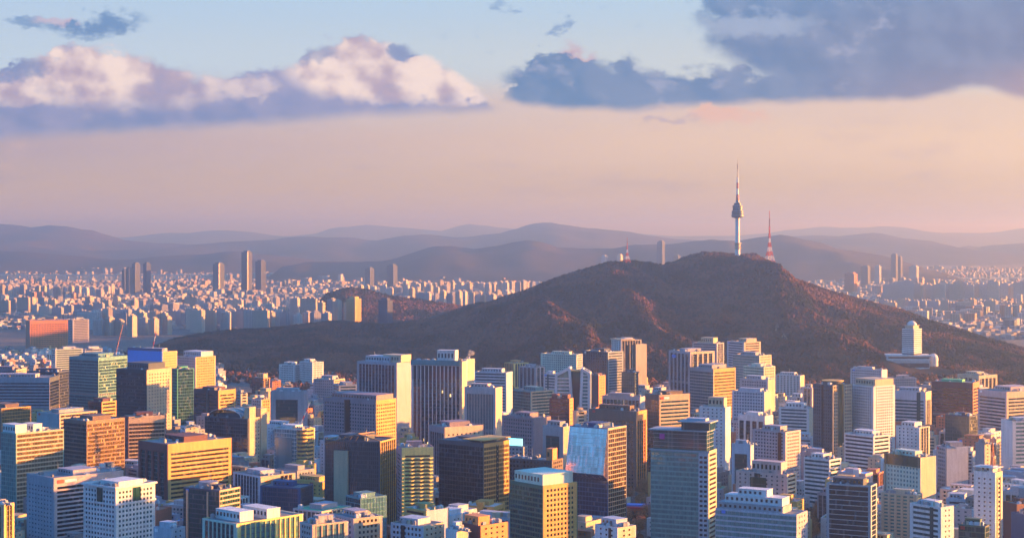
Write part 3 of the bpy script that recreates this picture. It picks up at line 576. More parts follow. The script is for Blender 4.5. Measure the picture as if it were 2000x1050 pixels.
B('glass_block', 1397, 1556, 1577, 1004, 1340, 'bandcurt:pale:sea', 'punch:lilac:grey', 'wide pale teal glass block with white stepped roof storeys', .35, extra=None, pent=[(.02, .82, .1, .9, 5, 'steel'), (.09, .8, .2, .85, 5.5, 'white', 5.3), (.24, .6, .3, .8, 5, 'white', 10.8)], units=2)
B('glass_tower', 1614, 1701, 1713, 948, 1450, 'ruled:steel:navy', 'ruled:steel:navy', 'navy glass tower ruled with thin white horizontal lines', .5, extra=None, roofc='darkgreen', pent=[(.12, .8, .2, .8, 5, 'slate')])
B('apartment_block', 1721, 1790, 1802, 966, 1500, 'apt:cream:sea', 'apt:cream:sea', 'cream apartment block with rounded bays below the green glass topped block', .5)
B('office_block', 1777, 1838, 1863, 990, 1370, 'band:white:teal', 'punch:white:navy', 'white block with teal bands and plain stair shaft', .5, roofc='green')
B('apartment_tower', 1902, 1944, 1958, 922, 1410, 'punch:white:navy', 'apt:cream:dark', 'tall plain white tower with a red mast on top', .7, extra='redmast', crown=3)
B('warehouse', 1836, 1892, 1902, 967, 1700, 'blank:darkblue', 'blank:darkblue', 'low deep blue sheeted building left of the tall plain white tower', .6, extra=None, pent=[(.3, .9, .2, .8, 3, 'rose')])
B('office_block', 1957, 2022, 2048, 950, 1640, 'grid:white:dark', 'grid:cream:dark', 'long low white block with pale green roof at the right edge', .5, roofc='palegreen')
B('house', 1960, 1985, 2036, 984, 1500, 'blank:maroon', 'blank:orange', 'low orange walled building below the long white block at the right edge', 1.3)
B('warehouse', 1975, 2008, 2050, 1006, 1420, 'blank:darkblue', 'blank:darkblue', 'low deep blue roofed building in the lower right corner', 1.0)
B('house', 1860, 1898, 1906, 994, 1520, 'punch:rose:grey', 'blank:white', 'low rose white building left of the tall plain white tower', .5, roofc='green')
B('glass_block', 1872, 1924, 1932, 1027, 1310, 'curt:darkgreen:teal', 'curt:slate:teal', 'dark green glass block at the lower edge beside the tall plain white tower', .5)
B('house', 1162, 1206, 1242, 1030, 1310, 'punch:white:dark', 'punch:cream:dark', 'white stepped house below the mirror-glass tower', .8, pent=[(.05, .7, .3, .9, 5, 'pale')])
B('apartment_block', 985, 1003, 1033, 709, 3060, 'fins:gold:dark', 'fins:yellow:bronze', 'low yellow colonnaded hall at the foot of the forest', 1.2)
B('hall', 1013, 1046, 1064, 717, 2950, 'wide:lilac:navy', 'wide:rose:navy', 'pink roofed hall with white columns beside the yellow hall', .7, roofc='rose')
B('office_block', 1056, 1126, 1139, 692, 3080, 'grid:palegreen:grey', 'grid:steel:grey', 'long grey green block against the foot of the forest', .4)
B('office_block', 1062, 1086, 1096, 730, 2500, 'band:pale:teal', 'band:cream:teal', 'pale teal banded block just left of the split tower', .6)
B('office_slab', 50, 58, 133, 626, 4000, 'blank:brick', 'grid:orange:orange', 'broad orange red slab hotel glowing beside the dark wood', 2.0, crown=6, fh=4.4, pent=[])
B('office_block', 133, 142, 174, 624, 4300, 'band:steel:grey', 'band:lilac:grey', 'bluish slab just right of the orange red hotel', 2.0)
B('office_slab', 100, 108, 162, 682, 3300, 'band:white:teal', 'band:palegreen:teal', 'long low white and green institute block below the orange red hotel', 2.4)
B('office_slab', 160, 166, 200, 681, 3420, 'band:white:grey', 'band:pale:grey', 'long low pale block right of the white and green institute', 2.2)
B('apartment_block', 545, 575, 590, 712, 3160, 'grid:white:grey', 'grid:white:grey', 'small white block at the forest foot, left one of the bluish white cluster', .7)
B('apartment_block', 585, 610, 632, 707, 3140, 'grid:white:grey', 'grid:white:grey', 'small white block at the forest foot, larger one of the bluish white cluster', .7)

OFFX = [(2120, 900, 1560, 62), (2240, 860, 1750, 70), (2330, 820, 2000, 60), (2180, 780, 2300, 80), (2400, 930, 1620, 60), (2500, 860, 1900, 75)]
def bxs(name, boxes, m, root, loc=(0, 0, 0)): return ob(name, boxmesh(name, boxes, [m]), root, loc)
def extra_parts(kind, root, w, d, H):
    W, D = w / 2, d / 2
    if kind == 'bluetop':
        bxs('blue_screen', [(-W + .5, W - .5, -D - 1.4, -D - .3, H - 20, H + 1)], plain('blue_sheet', COLR['blue'], .5), root)
        bxs('blue_screen_cap', [(-W + .3, W - .3, -D - 1.5, -D + 5, H + 1.05, H + 5)], plain('blue_sheet_dark', (.02, .07, .22), .5), root)
    elif kind == 'mirrortop':
        z0, z1, b = H * .58, H - .6, 7.5
        V = [(-W, -D - b, z0), (W, -D - b, z0), (W, -D - .4, z1), (-W, -D - .4, z1), (-W, -D - .12, z0 - 6), (W, -D - .12, z0 - 6), (-W, -D - .12, z1), (W, -D - .12, z1)]
        ob('tilted_mirror_glazing', mesh('tilted', V, [(0, 1, 2, 3), (4, 5, 1, 0), (1, 5, 7, 2), (4, 0, 3, 6), (3, 2, 7, 6)], [glassm('mirror')]), root)
        ob('glazing_rail', struts('glazing_rail', [((-W, -D - b + (b - .4) * t - .1, z0 + (z1 - z0) * t), (W, -D - b + (b - .4) * t - .1, z0 + (z1 - z0) * t), .13) for t in (.0, .11, .22, .33, .44, .55, .66, .77, .88, 1)], wallm('pale')), root)
    elif kind == 'bigwindow':
        bxs('recess', [(-W * .68, W * .62, -D - .1, -D + .3, H * .06, H - 10)], wallm('black'), root)
        g = boxmesh('glazing', [(-W * .64, W * .58, -D - .22, -D - .1, .4, 3.7)], [glassm('teal')])
        for k in range(int((H - 16) / 4)): ob('glazing', g, root, (0, 0, H * .06 + 2 + k * 4))
    elif kind == 'archroof':
        V = []; Fc = []; n = 16
        for i in range(n + 1):
            a = PI * i / n
            for y in (-D + 3, D - 3):
                V.append((-W * .15 - W * .75 * math.cos(a), y, H - .8 + 9 * math.sin(a)))
        Fc = [(2 * i, 2 * i + 1, 2 * i + 3, 2 * i + 2) for i in range(n)]
        me = mesh('vault', V, Fc, [glassm('navy')]); ob('glass_vault', me, root)
        segs = []
        for i in range(n):
            for y in (-D + 2.9, 0, D - 2.9):
                a, b = PI * i / n, PI * (i + 1) / n
                segs.append(((-W * .15 - W * .77 * math.cos(a), y, H - .6 + 9.4 * math.sin(a)), (-W * .15 - W * .77 * math.cos(b), y, H - .6 + 9.4 * math.sin(b)), .28))
        ob('vault_rib', struts('vault_rib', segs, wallm('pale')), root)
        bxs('stepped_shaft', [(W * .8, W + .9, -D * .9, -D * .25, 0, H + 12), (W * .8, W + .9, D * .3, D * .95, 0, H + 9)], wallm('tan'), root)
    elif kind == 'redlogo':
        bxs('sign', [(W * .0 + W + .05, W + .35, -D * .9, -D * .72, H - 5, H - 2)], plain('sign_red', COLR['red'], .5), root)
        bxs('sign', [(W + .05, W + .3, -D * .68, -D * .35, H - 4.6, H - 2.4)], plain('sign_white', (.8, .8, .8), .5), root)
    elif kind == 'bluelogo':
        bxs('sign', [(-W * .62, -W * .28, -D - 1.35, -D - 1.2, H - 10, H - 5.5)], plain('sign_blue', (.1, .35, .9), .5), root)
    elif kind == 'orangelogo':
        bxs('sign_panel', [(W + .05, W + 1.2, -D, D * .1, H - 10, H - .5)], wallm('cream'), root)
        bxs('sign', [(W + 1.22, W + 1.4, -D * .75, -D * .35, H - 6.5, H - 4)], plain('sign_orange', (.8, .2, .02), .5), root)
    elif kind == 'cornice':
        bxs('cornice', [(-W - 1.3, W + 1.3, -D - 1.3, -D - .05, H - .8, H + .7), (-W - 1.3, W + 1.3, D + .05, D + 1.3, H - .8, H + .7), (W + .05, W + 1.3, -D - .05, D + .05, H - .8, H + .7), (-W - 1.3, -W - .05, -D - .05, D + .05, H - .8, H + .7)], wallm('white'), root)
        bxs('belt_course', [(-W - .6, W + .6, -D - .7, -D - .02, H - 14, H - 12.6), (W + .02, W + .7, -D - .02, D + .6, H - 14, H - 12.6)], wallm('white'), root)
        bxs('green_glass_bay', [(-W * .15, W * .2, -D - .35, -D - .05, H - 12.2, H - 1.6)], glassm('green'), root)
        bxs('green_glass_bay', [(W + .05, W + .35, -D * .15, D * .25, H - 12.2, H - 1.6)], glassm('green'), root)
    elif kind == 'drum':
        ob('rooftop_drum', lathe('drum', [(.01, 0), (D * .6, 0), (D * .6, 5), (.01, 5.3)], [wallm('grey')], 28, None, False), root, (-W * .2, 0, H - .7))
        for z in (0,): bxs('golden_fin', [(-W * .8, -W * .7, -D - 1, -D - .05, 0, H - 2), (W * .35, W * .42, -D - 1, -D - .05, H * .3, H - 2)], wallm('tan'), root)
    elif kind == 'roundcorner':
        n = int(H / 4); pr = [(.01, 0)]
        me = lathe('rounded_balcony', [(.01, 0), (5.5, 0), (5.5, 1.7), (5.0, 1.75), (5.0, 3.9), (.01, 3.95)], [wallm('gold'), glassm('grey')], 20, [0, 0, 0, 1, 1], False)
        for k in range(n): ob('rounded_balcony', me, root, (W - 1.5, -D + 1.5, k * 4 + H - n * 4 - .4))
        bxs('glass_sheet', [(-W * .85, W * .3, -D - .9, -D - .2, 2, H - 9)], glassm('pale'), root)
    elif kind == 'tealcrown':
        bxs('teal_crown', [(-W - .35, W + .05, -D - .9, -D - .03, H - 4.6, H + 1.2)], wallm('teal'), root)
        bxs('dark_band', [(-W + 1.6, W - 1.6, -D - .18, -D - .02, H - 21, H - 5.2)], glassm('navy'), root)
        bxs('corner_pier', [(W - 2, W + .8, -D - 1.6, -D - .93, -2, H + .9)], wallm('cream'), root)
    elif kind == 'pillar':
        bxs('pillar', [(-W * .62, -W * .12, -D - 2.6, -D - .4, -2, H - 9)], wallm('tan'), root)
        ob('roof_truss', struts('roof_truss', [((-W, -D, H - 4), (W * .2, -D, H + 6), .4), ((W * .2, -D, H + 6), (W, -D, H + .5), .4), ((-W, D, H - 1), (W * .2, 0, H + 6), .4), ((W * .2, -D, H + 6), (W * .2, D, H + 4), .4), ((W, D, H), (W * .2, -D, H + 6), .4)] +
                                    [((-W + k * w / 9, -D, H - .8), (-W + (k + .5) * w / 9, -D, H + 2 + k * .4), .2) for k in range(6)], wallm('bronze')), root)
    elif kind == 'louvre':
        n = int((H - 8) / 3.2); P = []
        for side in (1,):
            V = []; Fc = []
            m_ = 40
            for j in range(m_ + 1):
                y = -D + .6 + (d - 1.2) * j / m_
                e = 1.0 + .9 * math.cos(j / m_ * PI * 7)
                for (xo, z) in ((W + .05, 0), (W + e, .15), (W + e, .95), (W + .05, 1.2)): V.append((xo, y, z))
            for j in range(m_):
                for k in range(3): a = j * 4 + k; Fc.append((a, a + 4, a + 5, a + 1))
            me = mesh('louvre', V, Fc, [wallm('yellow')])
        for k in range(n): ob('louvre', me, root, (0, 0, H - 10 - k * 3.2))
    elif kind == 'slot':
        bxs('dark_slot', [(W + .12, W + .3, -D * .02, D * .14, 0, H - 3)], glassm('dark'), root)
        me = boxmesh('slot_light', [(W + .32, W + .5, D * .04, D * .08, 0, 1.2)], [wallm('cream')])
        for k in range(int(H / 5)): ob('slot_light', me, root, (0, 0, k * 5 + 2))
        bxs('roof_plate', [(-W - .6, W + 1.2, -D - .6, D + .6, H + .05, H + .6)], wallm('slate'), root)
        bxs('roof_plate', [(W * .1, W + 1.4, -D - .8, D, H + 2.4, H + 3.1)], wallm('gold'), root)
    elif kind == 'screen':
        bxs('screen', [(-W * .8, W * .9, -D - .2, -D + .2, H + 1, H + 8)], plain('lit_screen', (.25, .75, .75), .4, 0, .55), root)
        ob('screen_frame', struts('screen_frame', [((x, -D + .4, H - 1), (x, -D + .4, H + 8), .25) for x in (-W * .7, 0, W * .8)], wallm('steel')), root)
    elif kind == 'cap':
        bxs('cap_plate', [(-W - 1.5, W + 1.5, -D - 1.5, D * .3, H + .1, H + 1.6)], wallm('cream'), root)
        bxs('wing', [(-W * .2, W + 3, D * .35, D + 8, -2, H - 7)], wallm('cream'), root)
        me = boxmesh('wing_glazing', [(-W * .1, W * .9, D * .3 - .2, D * .35 - .05, 0, 1.6)], [glassm('grey')])
        bxs('dark_bay', [(W + .55, W + .9, -D * .5, -D * .2, 8, H - 8)], glassm('navy'), root)
    elif kind == 'crownglass':
        cw = wallm('steel')
        bxs('crown_storey', [(-W * .93, W * .9, -D * .8, D * .9, H - .7, H + 15.5)], glassm('teal'), root)
        me = boxmesh('crown_rail', [(-W * .94, W * .91, -D * .8 - .2, D * .9, 0, .35)], [cw])
        for k in range(4): ob('crown_rail', me, root, (0, 0, H + 2.5 + k * 3.4))
        bxs('terrace_hedge', [(-W * .95, W * .95, -D * .95, -D * .84, H - .7, H + .6)], wallm('darkgreen'), root)
        bxs('roof_plate', [(-W * 1.08, W * .95, -D * 1.0, D * .95, H + 15.6, H + 16.5)], cw, root)
        bxs('upper_crown', [(W * .02, W * .98, -D * .7, D * .85, H + 16.55, H + 23)], glassm('teal'), root)
        bxs('roof_plate', [(-W * .08, W * 1.06, -D * .95, D * .95, H + 23.05, H + 23.9)], cw, root)
        bxs('plant_room', [(W * .15, W * .8, -D * .3, D * .5, H + 23.95, H + 26)], wallm('pale'), root)
        bxs('glowing_rose_logo', [(-W * .72, -W * .54, -D * .8 - .6, -D * .8 - .25, H + 8.2, H + 12.6)], plain('sign_rose', COLR['magenta'], .5), root)
        bxs('cornice', [(-W - 1.0, W + .9, -D - 1.0, -D - .02, H - 1.3, H + .1)], cw, root)
        bxs('side_pier', [(W * .66, W * .99, -D - .55, -D - .12, -2, H - 1.4)], wallm('pale'), root)
        g = boxmesh('pier_window', [(W * .70, W * .80, -D - .72, -D - .58, 0, 1.9), (W * .85, W * .95, -D - .72, -D - .58, 0, 1.9)], [glassm('dark')])
        for k in range(int(H / 4)): ob('pier_window', g, root, (0, 0, H - 6 - k * 4))
    elif kind == 'roundcrown':
        ob('round_crown', lathe('round_crown', [(.01, 0), (D * .72, 0), (D * .72, 4), (D * .8, 4.05), (D * .8, 5), (.01, 5.2)], [wallm('slate'), wallm('gold')], 30, [0, 0, 0, 1, 1], False), root, (0, 0, H - .7))
        ob('glass_bay', lathe('glass_bay', [(.01, -2), (D * .36, -2), (D * .36, H + 1), (.01, H + 1.2)], [glassm('green')], 24, None, False), root, (W * .8, -D * .15, 0))
    elif kind == 'redmast':
        segs = [((a, b, H), (a * .12, b * .12, H + 22), .16) for a in (-1.6, 1.6) for b in (-1.6, 1.6)] + [((0, 0, H + 21), (0, 0, H + 27), .12)]
        for k in range(7):
            s = 1.6 * (1 - .88 * k / 7)
            segs += [((-s, -s, H + k * 3), (s, -s, H + k * 3 + 2.4), .09), ((s, -s, H + k * 3), (s, s, H + k * 3 + 2.4), .09)]
        ob('radio_mast', struts('radio_mast', segs, plain('mast_red', (.35, .05, .04), .6)), root, (W * .35, D * .2, 0))
        bxs('parapet_frame', [(-W * 1.05, W * 1.05, -D * 1.05, D * 1.05, H + 3, H + 3.6)], wallm('white'), root)
    elif kind == 'greentop':
        bxs('green_glass_storey', [(-W - .12, W * .98, -D - .9, -D - .03, H - 9, H + .4)], glassm('green'), root)
        bxs('green_glass_edge', [(-W - .6, -W + 1.6, -D - .85, -D - .06, 0, H - 9.1)], glassm('sea'), root)
    elif kind == 'greenbay':
        bxs('green_glass_bay', [(-W * .42, W * .2, -D - .7, -D - .05, H * .2, H - 4.5)], glassm('green'), root)
        me = boxmesh('bay_rail', [(-W * .42, W * .2, -D - .85, -D - .72, 0, .3)], [wallm('slate')])
        for k in range(int((H * .8 - 4.5) / 3.6)): ob('bay_rail', me, root, (0, 0, H * .2 + 1 + k * 3.6))

def label_ok(s): return s
built = []
for i, (name, xl, xc, xr, yt, Y, F_, R_, label, ratio, ext, cat, kw) in enumerate(SPECS):
    th, w, d, cx, cy_ = solve(xl, xc, xr, Y, ratio)
    z0 = gz(cx, cy_); H = EYE - (yt - HY) / F * Y - z0
    root = bpy.data.objects.new(name, None); COL.objects.link(root); root.location = (cx, cy_, z0); root.rotation_euler = (0, 0, -th)
    tag(root, label, cat or name.replace('_', ' ').replace('stair tower', 'building').replace('round fronted block', 'office block'))
    if Y < 1800: kw.setdefault('units', 14)
    building(root, w, d, H, F_, R_, seed=i, **kw)
    if ext: extra_parts(ext, root, w, d, H)
    q = quad(cx, cy_, th, w, d)
    FOOT.append((q, (cx, cy_), math.hypot(w, d) / 2, label, H, Y, (xl, xr, yt)))
# ---------------------------------------------------------------- low buildings between the towers
def seen_boxes():
    buf = np.full((270, 560), 1e9)
    return buf
VB = np.full((280, 540), 1e9)                 # nearest thing so far, a cell every four photo pixels
def cover(q, z0, z1, Y, test=False):
    xs_ = [1000 + F * p[0] / p[1] for p in q]; ym = min(p[1] for p in q)
    y0 = HY + F * (EYE - z1) / ym; y1 = HY + F * (EYE - z0) / ym
    a, b = int(min(xs_) / 4) + 10, int(max(xs_) / 4) + 11; c, e = int(y0 / 4), int(y1 / 4) + 1
    a, b, c, e = max(a, 0), min(b, 540), max(c, 0), min(e, 264)
    if b <= a or e <= c: return 0
    s = VB[c:e, a:b]
    if test: return int((s > Y).sum())
    s[s > Y] = Y; return 1
for f in FOOT: cover(f[0], 0, EYE - (f[6][2] - HY) / F * f[5], f[5])
WALLS = [('white', 'white-walled'), ('cream', 'cream'), ('tan', 'tan'), ('grey', 'grey'), ('rose', 'pinkish'), ('pale', 'pale blue grey'), ('brick', 'red brick'), ('concrete', 'concrete'), ('lilac', 'lilac grey'), ('gold', 'yellowish')]
ROOFS = [('concrete', 'grey roof'), ('green', 'green roof'), ('white', 'white roof'), ('grey', 'pale grey roof'), ('olive', 'olive roof'), ('skyblue', 'light blue roof'), ('brick', 'reddish roof')]
KIN = ['punch', 'band', 'grid', 'punch', 'grid', 'fins']
cand = []
r = random.Random(21)
for k in range(11000):
    Y = 1450 + 1700 * r.random() ** .9; px = r.uniform(-30, 2030)
    if k > 8500: Y, px = r.uniform(2900, 3950), r.uniform(-30, 430)
    x = (px - 1000) / F * Y
    w, d = r.uniform(13, 30), r.uniform(11, 24); th = R(r.choice([22, 28, 35, 40, 48]) + r.uniform(-3, 3))
    H = r.choice([9, 12, 15, 18, 22, 28, 36]) * r.uniform(.85, 1.15)
    if Y > 2600: H = min(H, 22)
    if Y > 2750 + 150 * math.sin(px / 90) and not 1200 < px < 1260 and px > 430: continue
    if Y > 2900 and gz(x, Y) > 1: continue
    if Y > 2900: H = r.choice([6, 8, 10, 13]); w *= .8; d *= .8
    if 1195 < px < 1292 and Y < 1900: continue
    if 1540 < px < 1632 and Y < 1740: continue
    if 1392 < px < 1446 and Y < 1760: continue
    if Y < 1480: continue
    if Y < 1750: w *= 1.35; d *= 1.3; H = max(H, 16)
    cand.append((Y, x, w, d, th, H))
cand.sort()
used = {}; NIN = 0
inf_q = []
for Y, x, w, d, th, H in cand:
    if NIN >= 298 or (NIN >= 238 and Y < 2900): continue
    q = quad(x, Y, th, w, d); rr = math.hypot(w, d) / 2
    if any(math.dist((x, Y), f[1]) < f[2] + rr + 6 and hits(q, f[0], 5) for f in FOOT) or any(math.dist((x, Y), f[1]) < f[2] + rr + 4 and hits(q, f[0], 3) for f in inf_q): continue
    z0 = gz(x, Y); vis = cover(q, z0, z0 + H, Y, True)
    if vis < 5: continue
    cover(q, z0, z0 + H, Y)
    wc, wn = r.choice(WALLS); rc, rn = r.choice(ROOFS); kd = r.choice(KIN)
    px = 1000 + F * x / Y; py = HY + F * (EYE - z0 - H) / Y
    near = min(FOOT, key=lambda f: ((f[6][0] + f[6][1]) / 2 - px) ** 2 + (f[6][2] - py) ** 2 * .7 + (0 if len(f[3].split()) < 13 else 400))
    nl = near[3]
    for sep in (' beside', ' behind', ' in front', ' below', ' above', ' at the', ' framed', ' whose', ' with ', ' left ', ' right', ', ', ' just', ' next', ' standing', ' against', ' split', ' glowing', ' peeping', ' carrying', ' ruled', ' of wavy', ' on its', ' topped', ' seen'):
        if len(nl.split()) > 6 and sep in nl[8:]: nl = nl[:8] + nl[8:].split(sep)[0]
    nl = ' '.join(nl.split()[:6]).rstrip(',')
    hn = 'one of several' if False else ('low' if H < 16 else 'mid-height' if H < 26 else 'taller')
    lb = '%s %s building, %s, beside the %s' % (hn, wn, rn, nl)
    lb = ' '.join(lb.split()[:16]); used[lb] = used.get(lb, 0) + 1
    root = bpy.data.objects.new('low_rise_building', None); COL.objects.link(root); root.location = (x, Y, z0); root.rotation_euler = (0, 0, -th)
    tag(root, lb, 'building', 'low buildings between the towers')
    g = r.choice(['dark', 'grey', 'navy', 'teal'])
    building(root, w, d, H, '%s:%s:%s' % (kd, wc, g), '%s:%s:%s' % (r.choice([kd, 'blank', 'punch']), wc, g), roofc=rc, crown=r.choice([0, 1, 2]), units=2 if Y < 2300 else 1, seed=k + NIN, fh=3.6, extra_block=r.random())
    inf_q.append((q, (x, Y), rr)); NIN += 1
print('infill', NIN, 'dup labels', sum(v > 1 for v in used.values()))
# neighbours just beyond the right edge of the view, which throw their shade into it
for px, yt, Y, w in OFFX:
    th, d = R(35), 40; x = (px - 1000) / F * Y; H = EYE - (yt - HY) / F * Y
    root = bpy.data.objects.new('office_block', None); COL.objects.link(root); root.location = (x, Y, 0); root.rotation_euler = (0, 0, -th)
    tag(root, 'grey banded office block beyond the right edge of the view', 'office block', 'office blocks beyond the right edge')
    building(root, w, d, max(H, 20), 'band:grey:dark', 'band:cream:dark', seed=px)

# ---------------------------------------------------------------- split tower, library tower
def white_frame_tower():
    Yc = 2180; x = (1118 - 1000) / F * Yc; k = Yc / F; H = EYE - (718 - HY) * k
    root = bpy.data.objects.new('split_tower', None); COL.objects.link(root); root.location = (x, Yc, 0); root.rotation_euler = (0, 0, -R(6))
    tag(root, 'tower split into two white framed leaning halves round a dark glass core', 'office tower')
    wht = wallm('white')
    def fin(name, x0, x1, xt0, xt1, zt0, zt1, y0, y1, frame=2.7):
        P = lambda x_, y_, z_: (x_, y_, z_)
        V = [(x0, y0, 0), (x1, y0, 0), (x1, y1, 0), (x0, y1, 0), (xt0, y0, zt0), (xt1, y0, zt1), (xt1, y1, zt1), (xt0, y1, zt0)]
        part = ob(name, mesh(name, V, CF, [glassm('sea')]), root)
        segs = [((x0, y0, 0), (xt0, y0, zt0), frame * .6), ((xt0, y0, zt0), (xt1, y0, zt1), frame * .6), ((xt1, y0, zt1), (x1, y0, 0), frame * .6), ((x1, y0, 0), (x1, y1, 0), .4), ((xt1, y1, zt1), (x1, y1, 0), frame * .5), ((xt1, y0, zt1), (xt1, y1, zt1), frame * .5), ((xt0, y0, zt0), (xt0, y1, zt0), frame * .5), ((xt0, y1, zt0), (xt1, y1, zt1), frame * .5)]
        ob('white_frame', struts('white_frame', segs, wht), part)
        for q in range(int(min(zt0, zt1) / 4.2)):
            z = q * 4.2 + 2; f0 = z / zt0; f1 = z / zt1; xa = x0 + (xt0 - x0) * f0; xb = x1 + (xt1 - x1) * f1
            ob('floor_band', boxmesh('floor_band', [(xa, xb, y0 - .25, y0 + .1, z, z + 1.5)], [wht]), part)
    W = 20
    fin('left_half_glazing', -W, 4, -W + 1, -3, H - 8, H, -10, 12)
    fin('right_half_glazing', 9, W + 1, 12.5, W + 1, H - 1, H - 6, -12, 12)
    bxs('glass_core', [(-2.5, 12, -7, 10, 0, H - 4)], glassm('teal'), root); bxs('core_roof', [(-4, 13, -7.5, 10.5, H - 3.9, H - 2.6)], wallm('gold'), root)
    return (x, Yc)
white_frame_tower()
def library():
    Yc = 3320; k = Yc / F; cx = (1781 - 1000) * k; zb = max(gz(cx, Yc), 0); zt = lambda y: EYE - (y - HY) * k
    root = bpy.data.objects.new('domed_tower', None); COL.objects.link(root); root.location = (cx, Yc, 0); root.rotation_euler = (0, 0, -R(46))
    tag(root, 'white banded tower with a dome on top, rising from a long podium on the hillside', 'tower')
    H = zt(641); g = zt(706)
    sub = 26.0
    bxs('shaft', [(-sub / 2 + .6, sub / 2 - .6, -sub / 2 + .6, sub / 2 - .6, g, H)], wallm('slate'), root)
    n = 13; h = (H - zt(690)) / n
    sl_ = boxmesh('floor_band', [(-sub / 2, sub / 2, -sub / 2, sub / 2, 0, h * .62)], [wallm('white')])
    for i in range(n): ob('floor_band', sl_, root, (0, 0, zt(690) + i * h + h * .38))
    bxs('crown', [(-9, 9, -9, 9, H + .02, H + 5), (-10, 10, -10, 10, H + 5.01, H + 6)], wallm('cream'), root)
    ob('dome', lathe('dome', [(9 * math.cos(a), 8.5 * math.sin(a)) for a in np.linspace(0, PI / 2 - .02, 12)], [wallm('white')], 32), root, (0, 0, H + 6))
    p = ob('podium', boxmesh('podium', [(-62, 46, -30, 30, g - 26, g - 13), (-46, 30, -20, 22, g - 12.9, g + 3), (-48, 32, -22, 24, g + 3.02, g + 6), (-46, 30, -20, 22, g + 6.02, g + 11), (-48, 32, -22, 24, g + 11.02, g + 13.5)], [wallm('white')]), root)
    p.rotation_euler = (0, 0, R(40))
    gl_ = ob('podium_glazing', boxmesh('podium_glazing', [(-45, 29, -20.3, -20.05, g - 9, g - 1), (-45, 29, -20.3, -20.05, g + 7, g + 10)], [glassm('grey')]), p)
    ob('small_dome', lathe('small_dome', [(9, -14), (9, 0)] + [(9 * math.cos(a), 9 * math.sin(a)) for a in np.linspace(.05, PI / 2 - .02, 10)], [wallm('white')], 28), p, (38, -6, g + 7))
library()

# ---------------------------------------------------------------- hilltop tower and masts
def hill_tower():
    Yc = 4200; k = Yc / F; x = (1440.5 - 1000) * k; z = lambda y: EYE - (y - HY) * k
    root = bpy.data.objects.new('observation_tower', None); COL.objects.link(root); root.location = (x, Yc, 0)
    tag(root, 'tall white hilltop tower with a dark glazed pod and a banded antenna', 'tower')
    white = plain('tower_white', (.72, .70, .68), .6); dk = glassm('grey'); red = plain('tower_red', (.45, .05, .06), .6); stl = plain('tower_steel', (.20, .22, .26), .5, .3)
    ob('shaft', lathe('shaft', [(6.2, z(515)), (5.6, z(490)), (5.3, z(470)), (4.9, z(426))], [white], 32), root)
    ob('lower_collar', lathe('lower_collar', [(5.4, z(486)), (9, z(485)), (9, z(484)), (6.4, z(483.6)), (6.4, z(476)), (9, z(475.6)), (9, z(474.5)), (5.3, z(474))], [wallm('tan')], 28, None, False), root)
    pod = ob('pod', lathe('pod', [(4.9, z(426)), (13, z(424.5)), (14.2, z(422)), (14.2, z(419)), (13.2, z(418.8)), (13.6, z(413)), (13.6, z(411.5)), (11.2, z(410.8)), (11.2, z(404)), (12.2, z(403.7)), (12.2, z(401.5)), (8.5, z(400.5)), (8.5, z(397)), (4.5, z(396))], [plain('pod_glass', (.04, .09, .11), .25), plain('pod_rim', (.10, .12, .15), .5)], 40, [1, 1, 1, 1, 0, 1, 1, 0, 1, 1, 1, 0, 1], False), root)
    for y_ in (421, 416, 407): ob('pod_rail', lathe('pod_rail', [(14.6 if y_ > 412 else 12.4, z(y_)), (14.9 if y_ > 412 else 12.7, z(y_)), (14.9 if y_ > 412 else 12.7, z(y_ - .7)), (14.6 if y_ > 412 else 12.4, z(y_ - .7))], [stl], 40, None, False), pod)
    base = ob('antenna_base', lathe('antenna_base', [(6, z(400)), (6, z(396)), (4.2, z(395)), (4.2, z(391))], [stl], 20, None, False), root)
    A = [(391, 380, 3.6, 2.9, red), (380, 368, 2.7, 2.5, white), (368, 357, 2.5, 2.2, red), (357, 346, 2.1, 1.8, white), (346, 331, 1.0, 1.0, stl), (331, 320, 1.25, 1.1, plain('tower_dark', (.08, .05, .06), .6)), (320, 308, .45, .25, stl)]
    for y0, y1, r0, r1, m in A:
        p = ob('antenna_section', lathe('antenna_section', [(.01, z(y0)), (r0, z(y0)), (r1, z(y1)), (.01, z(y1))], [m], 12, None, False), root)
        if r0 > 2: ob('antenna_ring', lathe('antenna_ring', [(r0 + .2, z(y0)), (r0 + 1.0, z(y0)), (r0 + 1.0, z(y0) + .5), (r0 + .2, z(y0) + .5)], [stl], 14, None, False), p)
    b = ob('base_building', boxmesh('base_building', [(-16, 9, -12, 12, z(520), z(504))], [wallm('tan')]), root)
    c = ob('cable_car_station', boxmesh('cable_car_station', [(-14, -4, -60, -46, z(523) , z(515)), (-11, -7, -58, -54, z(540), z(523.2))], [wallm('white')])); tag(c, 'white box station on a stalk below the tall hilltop tower', 'cable car station')
    c.location = (x, Yc - 40, 0)
hill_tower()
